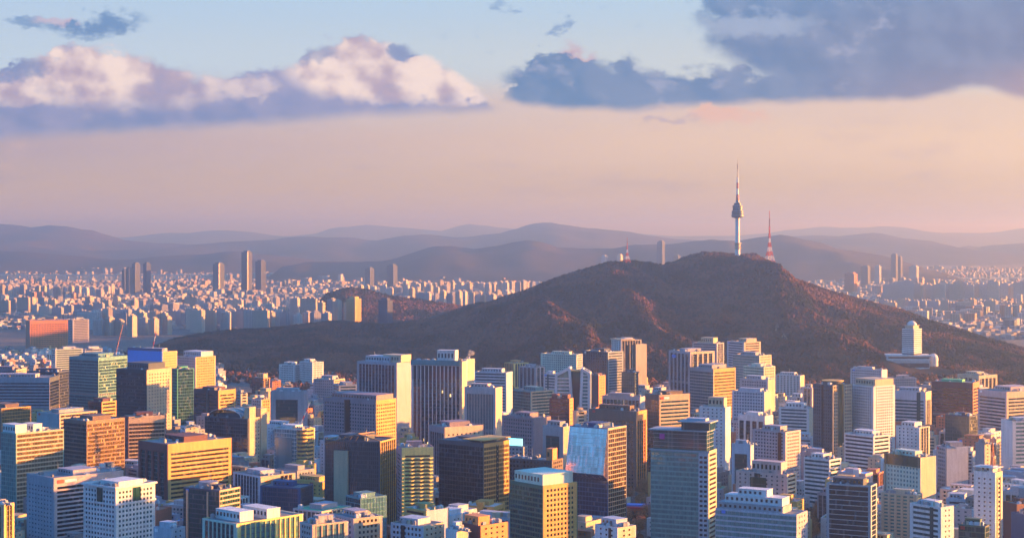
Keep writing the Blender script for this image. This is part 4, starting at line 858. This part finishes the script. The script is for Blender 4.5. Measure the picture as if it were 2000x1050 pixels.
def lattice(name, px, yb, yt, Yc, hw, label, steps, red_bottom=True, spire=.35):
    k = Yc / F; x = (px - 1000) * k; z0 = EYE - (yb - HY) * k; z1 = EYE - (yt - HY) * k; Hh = z1 - z0
    root = bpy.data.objects.new(name, None); COL.objects.link(root); root.location = (x, Yc, z0 - 2); root.rotation_euler = (0, 0, R(20)); tag(root, label, 'radio mast')
    red = plain('mast_red_bright', (.55, .07, .04), .6); wh = plain('mast_white', (.72, .68, .66), .6)
    body = Hh * (1 - spire)
    wz = lambda f: hw * (.10 + .90 * (1 - f) ** 2.2)
    for i in range(steps):
        f0, f1 = i / steps, (i + 1) / steps; s0, s1, a, b = wz(f0), wz(f1), f0 * body, f1 * body; t = .05 * hw + .12
        segs = []
        c0 = [(-s0, -s0), (s0, -s0), (s0, s0), (-s0, s0)]; c1 = [(-s1, -s1), (s1, -s1), (s1, s1), (-s1, s1)]
        for j in range(4):
            j2 = (j + 1) % 4
            segs += [((*c0[j], a), (*c1[j], b), t), ((*c0[j], a), (*c1[j2], b), t * .6), ((*c0[j2], a), (*c1[j], b), t * .6), ((*c1[j], b), (*c1[j2], b), t * .6)]
        ob('lattice_section', struts('lattice_section', segs, red if i % 2 == 0 else wh), root)
    for i in range(3):
        a = body + (Hh - body) * i / 3; b = body + (Hh - body) * (i + 1) / 3 + .01
        ob('spire_section', struts('spire_section', [((0, 0, a), (0, 0, b), hw * (.11 - .03 * i))], red if i % 2 == 0 else plain('mast_dark', (.2, .08, .07), .6)), root)
lattice('lattice_mast', 1503, 516, 410, 4180, 11.5, 'red and white lattice mast on the right shoulder of the hill', 7, spire=.42)
lattice('lattice_mast', 1225, 511, 462, 4190, 6.5, 'small red and white lattice mast on the lower left hilltop', 5, spire=.35)
def crane(px, yb, yt, dpx, Yc, label, c='red'):
    k = Yc / F; x = (px - 1000) * k; z0 = EYE - (yb - HY) * k; z1 = EYE - (yt - HY) * k
    root = bpy.data.objects.new('tower_crane', None); COL.objects.link(root); root.location = (x, Yc, z0 - 4); tag(root, label, 'crane')
    wht = plain('mast_white', (.72, .68, .66)); rd = plain('crane_' + c, COLR[c])
    ob('mast', struts('mast', [((a, b, -25), (a, b, 4), .3) for a in (-1, 1) for b in (-1, 1)] + [((-1, -1, i * 2 - 25), (1, -1, i * 2 - 23), .18) for i in range(14)], wht), root)
    ex, ez = dpx * k, z1 - z0
    for i in range(5):
        p, q = (ex * i / 5, ez * i / 5 + 4), (ex * (i + 1) / 5, ez * (i + 1) / 5 + 4); s = .9 - .12 * i
        segs = [((p[0], a * s, p[1] + b), (q[0], a * s * .85, q[1] + b), .28) for a in (-1, 1) for b in (0, 1.2)] + [((p[0], -s, p[1]), (q[0], s, q[1] + 1.2), .18)]
        ob('jib_section', struts('jib_section', segs, rd if i % 2 else wht if c == 'red' else rd), root)
    ob('counterweight', boxmesh('counterweight', [(-6, -3, -1.3, 1.3, 3, 6)], [wallm('grey')]), root)
    ob('cab', boxmesh('cab', [(-1.2, 1.2, -2.6, -1, 3, 5.6)], [wallm('white')]), root)
crane(226, 690, 634, 14, 2640, 'orange luffing crane rising left of the blue-topped tower', 'orange')
crane(297, 686, 636, 10, 2700, 'red and white luffing crane rising from the blue-topped tower')
crane(588, 826, 790, 16, 1850, 'red and white crane jib leaning against the grey portal-framed tower')
crane(735, 705, 688, -4, 2230, 'small pale crane on the left one of the twin finned towers', 'cream')

# ---------------------------------------------------------------- distant towers, apartment slabs and the rest of the city
def farwall(name, c, sx=4.0, sz=3.0, dark=.35, isl=False):
    m, b, t = mat(name); tcn = nd('ShaderNodeTexCoord'); s = nd('ShaderNodeSeparateXYZ'); g = nd('ShaderNodeNewGeometry'); L((tcn.outputs['Object'] if not isl else g.outputs['Position']), s.inputs[0])
    x, y, z = (X(o) for o in s.outputs)
    fz = X.m('FRACT', z * (1 / sz)); fx = X.m('FRACT', (x + y * .7) * (1 / sx))
    msk = ss(fz, .35, .45) * ss(fx, .3, .36)
    nz = nd('ShaderNodeSeparateXYZ'); L(g.outputs['Normal'], nz.inputs[0]); wallf = ss(X(nz.outputs[2]), .6, .4)
    oi = nd('ShaderNodeObjectInfo'); rr = X(g.outputs['Random Per Island'] if isl else oi.outputs['Random'])
    if isl:
        rp = nd('ShaderNodeValToRGB'); rp.color_ramp.interpolation = 'CONSTANT'; e = rp.color_ramp.elements
        S = [(0, (.50, .49, .48)), (.28, (.40, .36, .32)), (.45, (.28, .28, .31)), (.58, (.46, .36, .27)), (.7, (.25, .27, .31)), (.8, (.45, .25, .18)), (.86, (.12, .16, .2)), (.94, (.6, .58, .56))]
        e[0].color = (*S[0][1], 1); e[1].position = S[1][0]; e[1].color = (*S[1][1], 1)
        for p, cc in S[2:]: q = e.new(p); q.color = (*cc, 1)
        L(rr, rp.inputs[0]); bc = rp.outputs[0]
    else:
        mu = nd('ShaderNodeVectorMath'); mu.operation = 'SCALE'; mu.inputs[0].default_value = c; L(rr * .35 + .8, mu.inputs['Scale']); bc = mu.outputs[0]
    k2 = nd('ShaderNodeVectorMath'); k2.operation = 'SCALE'; L(bc, k2.inputs[0]); L(1 - msk * wallf * (1 - dark), k2.inputs['Scale']); L(k2.outputs[0], b.inputs['Base Color'])
    b.inputs['Roughness'].default_value = .8; return m
APTM = [farwall('far_apartment_white', (.56, .54, .52)), farwall('far_apartment_cream', (.54, .46, .37)), farwall('far_apartment_grey', (.36, .36, .40))]
def slab(w, d, h, kind, m):
    bx = [(-w / 2, w / 2, -d / 2, d / 2, -2, h)]
    if kind == 0: bx += [(-w / 2 + i * w / 4 + w * .08, -w / 2 + i * w / 4 + w * .17, -d / 2 - 1.2, -d / 2 - .02, -2, h - .5) for i in range(4)]
    bx += [(-w * .1, w * .1, -d * .3, d * .3, h + .02, h + 5), (w * .25, w * .38, -d * .3, d * .3, h + .02, h + 3.5)]
    return boxmesh('apartment', bx, [m])
PROT = [[slab(w, d, 10 * hh, i % 2, APTM[i % 3]) for hh in range(2, 13)] for i, (w, d) in enumerate([(26, 14), (44, 13), (22, 20), (60, 13), (18, 18), (34, 12)])]
NF = 0
def far_slab(px, yt, Y, proto, rot, label, group, cat='apartment block', name='apartment_block', mate=None):
    global NF
    H = max(18, EYE - (yt - HY) / F * Y); me = PROT[proto][int(min(max(round(H / 10), 2), 12)) - 2]
    o = ob(name, me, None, ((px - 1000) / F * Y, Y, 0), -rot); o.scale = (1, 1, H / (10 * min(max(round(H / 10), 2), 12)))
    tag(o, label, cat, group); NF += 1; return o
r = random.Random(5)
rows = [  # px range, roof row, distance, how many, prototype choice, label, group
    (346, 562, 604, 4900, 19, (1, 0, 5), 'one of the pale apartment slabs in the long row just beyond the dark forest', 'apartment row beyond the forest'),
    (572, 628, 585, 4950, 5, (0, 1), 'one of the cream apartment towers left of the small red wooded hill', 'apartment towers left of the small hill'),
    (640, 668, 588, 4850, 2, (2, 4), 'yellowish apartment tower at the left foot of the small red wooded hill', 'apartment towers at the foot of the small hill'),
    (575, 660, 610, 4700, 5, (0, 2), 'one of the lower grey white apartment slabs before the small red wooded hill', 'lower slabs before the small hill'),
    (180, 335, 621, 4550, 7, (2, 4, 0), 'one of the spaced pale apartment towers right of the orange red slab hotel', 'apartment towers right of the orange hotel'),
    (150, 345, 606, 5000, 15, (5, 1, 3), 'one of the wide pale apartment slabs behind the spaced apartment towers', 'wide slabs behind the spaced towers'),
    (60, 560, 596, 5500, 24, (0, 1, 2, 5), 'one of the pale apartment slabs in the second row beyond the dark forest', 'second apartment row beyond the forest'),
    (0, 620, 583, 6200, 34, (0, 1, 2, 4), 'one of the hazy mid-rise blocks in the plain left of the small red hill', 'hazy blocks in the left plain'),
    (1735, 2030, 552, 6900, 22, (3, 1), 'one of the tall hazy apartment slabs standing in line beyond the hill, right side', 'tall hazy slabs right of the hill'),
    (1720, 2030, 588, 6000, 22, (5, 1), 'one of the lower hazy apartment slabs in front of the tall hazy line, right side', 'lower hazy slabs right of the hill'),
    (1735, 1830, 546, 7600, 8, (4, 2), 'one of the slim hazy apartment towers behind the right shoulder of the hill', 'slim hazy towers behind the hill shoulder'),
    (820, 1010, 572, 6200, 22, (2, 4, 0), 'one of the pale apartment towers between the small red hill and the tower hill', 'apartment towers between the two hills'),
    (790, 1060, 552, 7300, 24, (0, 4, 2), 'one of the farther apartment towers seen between the small red hill and the tower hill', 'farther towers between the two hills'),
    (700, 880, 560, 7000, 16, (0, 4), 'one of the apartment towers rising behind the small red wooded hill', 'towers behind the small hill'),
    (0, 240, 560, 7200, 18, (0, 4, 2), 'one of the hazy towers at the far left before the river', 'hazy towers at the far left'),
]
for a, b, yt, Y, n, pr, lb, gp in rows:
    for i in range(n):
        px = a + (b - a) * (i + .5) / n + r.uniform(-3, 3); yy = yt + r.uniform(-4, 5); Yi = Y + r.uniform(-160, 160)
        o = far_slab(px, yy, Yi, r.choice(pr), R(r.choice([12, 20, 30, 38, 55])), lb, gp)
TOW = [(253, 524, 7500, 22, 26, 'slate', 'left one of the close trio of dark blue riverside towers'), (266, 515, 7560, 18, 30, 'slate', 'tallest of the close trio of dark blue riverside towers'), (287, 515, 7450, 20, 24, 'navy', 'dark blue tower standing alone right of the riverside trio'),
       (244, 527, 7700, 18, 20, 'slate', 'lowest of the close trio of dark blue riverside towers'), (427, 515, 7500, 34, 34, 'slate', 'hazy dark tower with a lit pinkish side left of the tallest distant tower'), (482, 492, 7600, 34, 30, 'slate', 'tallest distant tower in the left plain, blue with a bright white edge'),
       (509, 510, 7700, 34, 30, 'navy', 'dark tower just right of the tallest distant tower'), (766, 518, 8300, 38, 30, 'slate', 'flat-topped blue tower behind the small red hill'), (722, 524, 8400, 30, 30, 'slate', 'paired hazy tower left of the flat-topped blue one'),
       (1291, 472, 9000, 30, 26, 'slate', 'slim hazy tower with bright top in the saddle of the hill'), (1180, 500, 9300, 24, 24, 'lilac', 'small hazy tower left of the small lattice mast'), (1211, 498, 9300, 22, 22, 'cream', 'small lit tower just behind the small lattice mast'), (1322, 500, 9500, 30, 24, 'slate', 'small hazy tower right of the slim one in the saddle'),
       (1662, 534, 7600, 44, 34, 'brick', 'broad hazy reddish block beyond the right slope'), (1691, 520, 8600, 34, 30, 'slate', 'hazy square tower behind the broad reddish block'), (1747, 497, 9200, 26, 26, 'slate', 'taller one of the hazy twin towers beyond the right slope'), (1757, 502, 9250, 22, 24, 'slate', 'lower one of the hazy twin towers beyond the right slope'),
       (1785, 520, 9000, 40, 30, 'steel', 'hazy wide office tower right of the hazy twin towers'), (1715, 520, 8900, 24, 24, 'steel', 'hazy pale tower between the square tower and the twin towers'), (753, 586, 4650, 30, 22, 'navy', 'lone dark glass tower in front of the small red hill'), (691, 583, 4750, 30, 26, 'gold', 'bright yellow apartment tower beside the small red hill'), (684, 590, 4900, 26, 24, 'cream', 'cream tower just behind the bright yellow one')]
for px, yt, Y, w, d, c, lb in TOW:
    H = EYE - (yt - HY) / F * Y; root = bpy.data.objects.new('distant_tower', None); COL.objects.link(root); root.location = ((px - 1000) / F * Y, Y, 0); root.rotation_euler = (0, 0, -R(36)); tag(root, lb, 'tower')
    ob('wall', boxmesh('wall', [(-w / 2, w / 2, -d / 2, d / 2, -2, H)], [farwall('far_' + c, COLR[c], 4, 4, .5) if ('fw', c) not in MC else MC[('fw', c)]]), root); MC[('fw', c)] = bpy.data.materials.get('far_' + c)
    ob('crown', boxmesh('crown', [(-w * .3, w * .35, -d * .3, d * .3, H + .02, H + 6)], [wallm(c)]), root)
    ob('edge_fin', boxmesh('edge_fin', [(w / 2 + .02, w / 2 + 1.2, -d / 2 - .5, -d * .3, -2, H + 1)], [wallm('cream' if px in (482, 427) else c)]), root)
# a bridge over the river and the rest of the plain
br = ob('road_bridge', boxmesh('road_bridge', [(-3600, -1500, 10250, 10275, 14, 19)] + [(-3600 + i * 70, -3590 + i * 70, 10252, 10273, -1, 14) for i in range(30)], [wallm('white')])); tag(br, 'long pale bridge over the river at the far left', 'bridge')
ra = np.random.RandomState(4); N = 29000
Yc = 4450 + 8200 * ra.rand(N) ** 1.2; pxs = ra.uniform(-260, 2260, N); xc_ = (pxs - 1000) / F * Yc
dens = fbm(xc_ / 500, Yc / 700, 31, 3)
hz = hill_z(xc_, Yc); sz_ = smallz(xc_, Yc)
ok = (hz < 2) & ~((sz_ > 2) & (abs(Yc - 5350) < 380)) & ~((Yc > 9400) & (Yc < 10900) & (pxs < 330)) & ~((Yc > 9650) & (Yc < 10500)) & ~((Yc > 5700) & (Yc < 6400) & (pxs < 90)) & ~((Yc < 4800) & (pxs < 700) & (pxs > 60)) & ~((Yc < 4900) & (pxs < 1750))
xc_, Yc, dens, pxs = xc_[ok], Yc[ok], dens[ok], pxs[ok]; n = len(xc_)
hh = 5 + 11 * ra.rand(n) ** 2; tall = ra.rand(n) < np.where(Yc > 5200, .10, .03) * np.clip((dens - .3) * 5, .2, 2); hh = np.where(tall, (16 + 60 * np.clip(fbm(xc_ / 300, Yc / 380, 71, 2) - .25, 0, 1)) * ra.uniform(.85, 1.12, n), hh)
ww = np.where(tall, ra.uniform(14, 34, n), ra.uniform(8, 22, n)); dd = np.where(tall, ra.uniform(12, 20, n), ra.uniform(8, 20, n)); th = np.radians(18 + 14 * np.floor(fbm(xc_ / 420, Yc / 600, 61, 2) * 5) + ra.uniform(-2, 2, n))
U = CUBE * np.array([1, 1, 1]) - np.array([.5, .5, 0])
lx = U[None, :, 0] * ww[:, None]; ly = U[None, :, 1] * dd[:, None]
V = np.stack([xc_[:, None] + lx * np.cos(th)[:, None] + ly * np.sin(th)[:, None], Yc[:, None] - lx * np.sin(th)[:, None] + ly * np.cos(th)[:, None], U[None, :, 2] * (hh[:, None] + 1) - 1], -1).reshape(-1, 3)
Fc = (np.arange(n)[:, None, None] * 8 + CF[None]).reshape(-1, 4)
o = ob('distant_housing', mesh('distant_housing', V, Fc, [farwall('far_mixed', (1, 1, 1), 4, 3.2, .45, True)])); o['kind'] = 'stuff'; o['label'] = 'countless small hazy buildings filling the plain beyond the hill'
print('far', NF, n)

# ---------------------------------------------------------------- woodland on the hills
def crownm(name, pal, sc=.006):
    m, b, t = mat(name); g = nd('ShaderNodeNewGeometry'); rr = X(g.outputs['Random Per Island']); a = noise(g.outputs['Position'], sc, 5, .6)
    rp = nd('ShaderNodeValToRGB'); e = rp.color_ramp.elements; rp.color_ramp.interpolation = 'LINEAR'
    e[0].position = pal[0][0]; e[0].color = (*pal[0][1], 1); e[1].position = pal[-1][0]; e[1].color = (*pal[-1][1], 1)
    for p, cc in pal[1:-1]: q = e.new(p); q.color = (*cc, 1)
    L((a - .5) * 2.6 + .5 + (rr - .5) * .22, rp.inputs[0])
    L(rp.outputs[0], b.inputs['Base Color']); b.inputs['Roughness'].default_value = 1; b.inputs['Specular IOR Level'].default_value = .03; return m
t_ = (1 + 5 ** .5) / 2
ICO = np.array([(-1, t_, 0), (1, t_, 0), (-1, -t_, 0), (1, -t_, 0), (0, -1, t_), (0, 1, t_), (0, -1, -t_), (0, 1, -t_), (t_, 0, -1), (t_, 0, 1), (-t_, 0, -1), (-t_, 0, 1)]) / 1.9
IF = np.array([(0, 11, 5), (0, 5, 1), (0, 1, 7), (0, 7, 10), (0, 10, 11), (1, 5, 9), (5, 11, 4), (11, 10, 2), (10, 7, 6), (7, 1, 8), (3, 9, 4), (3, 4, 2), (3, 2, 6), (3, 6, 8), (3, 8, 9), (4, 9, 5), (2, 4, 11), (6, 2, 10), (8, 6, 7), (9, 8, 1)])
def wood(name, x, y, z, s, m, label, seed=1):
    ra = np.random.RandomState(seed); n = len(x)
    J = ICO[None] * (1 + .45 * (ra.rand(n, 12, 1) - .5)) * (s[:, None, None] * np.stack([ra.uniform(.8, 1.2, n), ra.uniform(.8, 1.2, n), ra.uniform(.8, 1.35, n)], -1)[:, None, :])
    a = ra.rand(n) * 2 * PI; ca, sa = np.cos(a)[:, None], np.sin(a)[:, None]
    V = np.stack([x[:, None] + J[..., 0] * ca - J[..., 1] * sa, y[:, None] + J[..., 0] * sa + J[..., 1] * ca, z[:, None] + J[..., 2]], -1).reshape(-1, 3)
    o = ob(name, mesh(name, V, (np.arange(n)[:, None, None] * 12 + IF[None]).reshape(-1, 3), [m])); o['kind'] = 'stuff'; o['label'] = label; return o
BARE = [(0.1, (.010, .018, .008)), (.32, (.024, .026, .012)), (.45, (.058, .031, .019)), (.6, (.12, .050, .027)), (.8, (.17, .076, .038)), (1, (.07, .036, .028))]
ra = np.random.RandomState(8); N = 150000
x = ra.uniform(-1230, 1540, N); y = 2900 + (4420 - 2900) * ra.rand(N) ** .85; z = hill_z(x, y)
k = z > 1.0
for f in FOOT:
    if f[5] > 2500: k &= np.hypot(x - f[1][0], y - f[1][1]) > f[2] + 6
k &= ~((abs(x - 741) < 62) & (y > 3230) & (y < 3350))
x, y, z = x[k], y[k], z[k]; s = ra.uniform(1.9, 4.1, len(x)) * (1 + .25 * (fbm(x / 60, y / 60, 2) - .5))
wood('hill_forest', x, y, z + s * .55, s, crownm('bare_forest', BARE, .0055), 'brown bare and dark green winter forest covering the tower hill', 3)
N = 16000; x = ra.uniform(-700, 60, N); y = ra.uniform(4990, 5480, N); z = smallz(x, y); k = z > 1.5; x, y, z = x[k], y[k], z[k]; s = ra.uniform(3, 6, len(x))
wood('small_hill_forest', x, y, z + s * .4, s, crownm('small_hill_bare_forest', BARE, .007), 'reddish bare winter forest on the small hill', 4)
# ground trees in the flat land before the hill and among the near towers
N = 34000; x = ra.uniform(-1400, 1400, N); y = ra.uniform(1480, 3950, N); z = np.maximum(hill_z(x, y), 0); k = (hill_z(x, y) < 2) & (fbm(x / 120, y / 120, 44, 3) > np.where(y > 2600, .34, .47)) & (abs(x / y) < .36)
for f in FOOT:
    k &= np.hypot(x - f[1][0], y - f[1][1]) > f[2] * (1 if f[2] < 30 else .92) + 2
for f in inf_q: k &= np.hypot(x - f[1][0], y - f[1][1]) > f[2] + 2
x, y, z = x[k], y[k], z[k]; s = ra.uniform(2.5, 5, len(x))
wood('park_wood', x, y, z + 3, s, crownm('park_bare_wood', BARE, .01), 'dark bare wood between the towers and the foot of the hill', 6)

# rocky outcrop on the slope
rm, rb, _ = mat('cliff_rock'); g_ = nd('ShaderNodeNewGeometry'); L(cmix(ss(noise(g_.outputs['Position'], .12, 6), .4, .6), (.14, .10, .08, 1), (.34, .26, .21, 1)), rb.inputs['Base Color']); rb.inputs['Roughness'].default_value = .95
def rock(px, Y, w, h, label, seed):
    x = (px - 1000) / F * Y; n1_, n2_ = 14, 10; V = []; rr = random.Random(seed)
    for j in range(n2_ + 1):
        for i in range(n1_):
            a = 2 * PI * i / n1_; f = (1 - (j / n2_) ** 1.6) ; q = 1 + rr.uniform(-.28, .28)
            V.append((math.cos(a) * w * f * q, math.sin(a) * w * .8 * f * q, h * j / n2_ * (1 + rr.uniform(-.08, .08)) - 6))
    Fc = [(j * n1_ + i, j * n1_ + (i + 1) % n1_, (j + 1) * n1_ + (i + 1) % n1_, (j + 1) * n1_ + i) for j in range(n2_) for i in range(n1_)]
    o = ob('rock_outcrop', mesh('rock', V, Fc, [rm], None, True), None, (x, Y, gz(x, Y))); tag(o, label, 'rock')
rock(1518, 3640, 7, 20, 'upper pale rock outcrop on the right slope of the hill', 1)
rock(1531, 3540, 9, 17, 'lower pale rock outcrop on the right slope of the hill', 2)

# ---------------------------------------------------------------- single bare trees
twm = {}
for nm, c in (('orange', (.40, .18, .08)), ('brown', (.13, .085, .06)), ('green', (.04, .07, .025))):
    m, b, t = mat('twigs_' + nm); g = nd('ShaderNodeNewGeometry'); mu = nd('ShaderNodeVectorMath'); mu.operation = 'SCALE'; mu.inputs[0].default_value = c; L(X(g.outputs['Random Per Island']) * .9 + .55, mu.inputs['Scale']); L(mu.outputs[0], b.inputs['Base Color']); b.inputs['Roughness'].default_value = 1; twm[nm] = m
barkm = plain('bark', (.07, .05, .04), .95)
def tree_meshes(kind, seed):
    rr = np.random.RandomState(seed); h = 11; segs = [((0, 0, -.5), (0.2, 0, h * .35), .3), ((.2, 0, h * .35), (.1, .2, h * .65), .2)]
    for i in range(9):
        a = i * 2.4; q = (.15, .1, h * (.28 + .05 * i)); segs.append((q, (math.cos(a) * 2.8, math.sin(a) * 2.8, q[2] + 2.6), .09))
    tr = struts('trunk', segs, barkm)
    n = 1500; d = rr.normal(size=(n, 3)); d /= np.linalg.norm(d, axis=1)[:, None]; rad = rr.rand(n, 1) ** .4
    lob = 1 + .3 * np.sin(d[:, :1] * 5 + seed) * np.cos(d[:, 1:2] * 4 + d[:, 2:] * 3)
    P = d * rad * lob * np.array([4.0, 4.0, 4.4]) + np.array([0, 0, h * .66]); P += rr.normal(size=(n, 3)) * .3
    e1 = rr.normal(size=(n, 3)) * (.42 if kind != 'green' else .5); e2 = rr.normal(size=(n, 3)) * (.16 if kind != 'green' else .4)
    V = np.stack([P - e1, P + e1, P + e2], 1).reshape(-1, 3)
    return tr, mesh('crown', V, np.arange(3 * n).reshape(-1, 3), [twm[kind]])
TP = {k: [tree_meshes(k, s) for s in (1, 2)] for k in twm}
r = random.Random(3)
spots = [('orange', 1246 + r.uniform(-24, 26), 1580 + i * 14, 'one of the orange brown bare trees in the gap right of the mirror-glass tower', 'bare trees right of the mirror-glass tower') for i in range(40)] + \
        [('orange' if i % 3 else 'brown', 1588 + r.uniform(-26, 26), 1540 + i * 17, 'one of the bare trees between the beige block and the navy ruled tower', 'bare trees left of the navy ruled tower') for i in range(24)] + \
        [('brown', 1420 + r.uniform(-22, 22), 1640 + i * 22, 'one of the bare trees between the large teal glass tower and the beige block', 'bare trees right of the large teal glass tower') for i in range(14)] + \
        [('brown', 1722 + r.uniform(-12, 12), 1560 + i * 30, 'one of the dark bare trees right of the navy ruled tower', 'bare trees right of the navy ruled tower') for i in range(8)] + \
        [('green' if i % 2 else 'brown', 1860 + r.uniform(-60, 90), 1640 + i * 30, 'one of the trees among the low buildings near the right edge', 'trees near the right edge') for i in range(14)]
for kd, px, Y, lb, gp in spots:
    x = (px - 1000) / F * Y
    if any(math.dist((x, Y), f[1]) < f[2] + 3 and hits([(x - 3, Y - 3), (x + 3, Y - 3), (x + 3, Y + 3), (x - 3, Y + 3)], f[0], 0) for f in FOOT + inf_q): continue
    tr, cr_ = r.choice(TP[kd]); root = bpy.data.objects.new('bare_tree' if kd != 'green' else 'tree', None); COL.objects.link(root); root.location = (x, Y, 0); root.rotation_euler = (0, 0, r.uniform(0, 6)); s = r.uniform(.8, 1.35); root.scale = (s, s, s)
    tag(root, lb, 'tree', gp); ob('trunk', tr, root); ob('crown', cr_, root)
# small hall with blue and red roof in the tree gap
root = bpy.data.objects.new('market_hall', None); COL.objects.link(root); Y = 1690; root.location = ((1246 - 1000) / F * Y, Y, 0); root.rotation_euler = (0, 0, -R(15)); tag(root, 'small hall with bright blue and crimson roof in the gap among bare trees', 'hall')
ob('wall', boxmesh('wall', [(-10, 10, -6, 6, 0, 9)], [wallm('brick')]), root)
ob('blue_roof', prism([(-11, -1), (11, -1), (11, 7), (-11, 7)], 9.05, 12, 'blue_roof', plain('roof_blue', (.05, .25, .75))), root); ob('red_roof', prism([(-11, -7), (11, -7), (11, -1.05), (-11, -1.05)], 9.05, 10.4, 'red_roof', plain('roof_red', (.5, .03, .06))), root)

# steam from a roof vent
sm = bpy.data.materials.new('steam'); sm.use_nodes = True; X.nt = sm.node_tree; sm.node_tree.nodes.remove(sm.node_tree.nodes['Principled BSDF'])
sv = nd('ShaderNodeVolumePrincipled'); sv.inputs['Color'].default_value = (.95, .95, .95, 1); sv.inputs['Density'].default_value = .12; L(sv.outputs[0], sm.node_tree.nodes['Material Output'].inputs['Volume'])
V = []; Fc = []
for i, (a, b, c_, q) in enumerate([(0, 0, 0, 2.2), (2.5, 1, 3.5, 2.8), (5.8, 0, 5.2, 3.2), (3, -1, 7.2, 2.4)]):
    Fc += [tuple(k_ + 12 * i for k_ in f_) for f_ in IF.tolist()]; V += [(a + v_[0] * q * rnd.uniform(.8, 1.3), b + v_[1] * q, c_ + v_[2] * q * rnd.uniform(.8, 1.3)) for v_ in ICO]
o = ob('steam', mesh('steam', V, Fc, [sm]), None, ((913 - 1000) / F * 2145, 2145, 118)); o['kind'] = 'stuff'; o['label'] = 'small white puff of steam over the plain white slab'

# ---------------------------------------------------------------- birds
def bird(px, py, D, label, s=1.0):
    x, z = (px - 1000) / F * D, EYE - (py - HY) / F * D
    root = bpy.data.objects.new('bird', None); COL.objects.link(root); root.location = (x, D, z); root.rotation_euler = (0, R(8), R(25)); root.scale = (s, s, s); tag(root, label, 'bird')
    m = plain('feathers', (.03, .03, .035), .9)
    ob('body', lathe('body', [(.005, -.30), (.05, -.2), (.085, 0), (.07, .15), (.045, .22), (.05, .27), (.01, .36)], [m], 12), root).rotation_euler = (R(90), 0, 0)
    for sgn in (-1, 1):
        V = [(0, -.1, .02), (0, .14, .02), (sgn * .32, .16, .14), (sgn * .34, -.06, .13), (sgn * .72, .02, .02), (0, -.1, .05), (0, .14, .05), (sgn * .32, .16, .16), (sgn * .34, -.06, .15), (sgn * .72, .0, .03)]
        me = bpy.data.meshes.new('wing'); me.from_pydata(V, [], [(0, 3, 2, 1), (3, 4, 2), (5, 6, 7, 8), (8, 7, 9), (0, 5, 8, 3), (3, 8, 9, 4), (1, 2, 7, 6), (2, 4, 9, 7)]); me.materials.append(m); ob('wing', me, root)
bird(849, 290, 480, 'dark bird with spread wings in the pink sky left of centre', .75)
bird(1522, 190, 520, 'dark bird under the big blue cloud bank at the right', .6)

# ---------------------------------------------------------------- the air
hm = bpy.data.materials.new('haze'); hm.use_nodes = True; X.nt = hm.node_tree
hm.node_tree.nodes.remove(hm.node_tree.nodes['Principled BSDF']); pvn = nd('ShaderNodeVolumePrincipled')
pvn.inputs['Color'].default_value = (.46, .65, .97, 1); pvn.inputs['Absorption Color'].default_value = (1, 1, 1, 1); pvn.inputs['Density'].default_value = 1.15e-4; pvn.inputs['Anisotropy'].default_value = .8
L(pvn.outputs[0], hm.node_tree.nodes['Material Output'].inputs['Volume'])
o = ob('haze', boxmesh('haze', [(-32000, 32000, -7000, 62000, -18, 455)], [hm])); o['kind'] = 'stuff'; o['label'] = 'pale evening haze over the whole city'
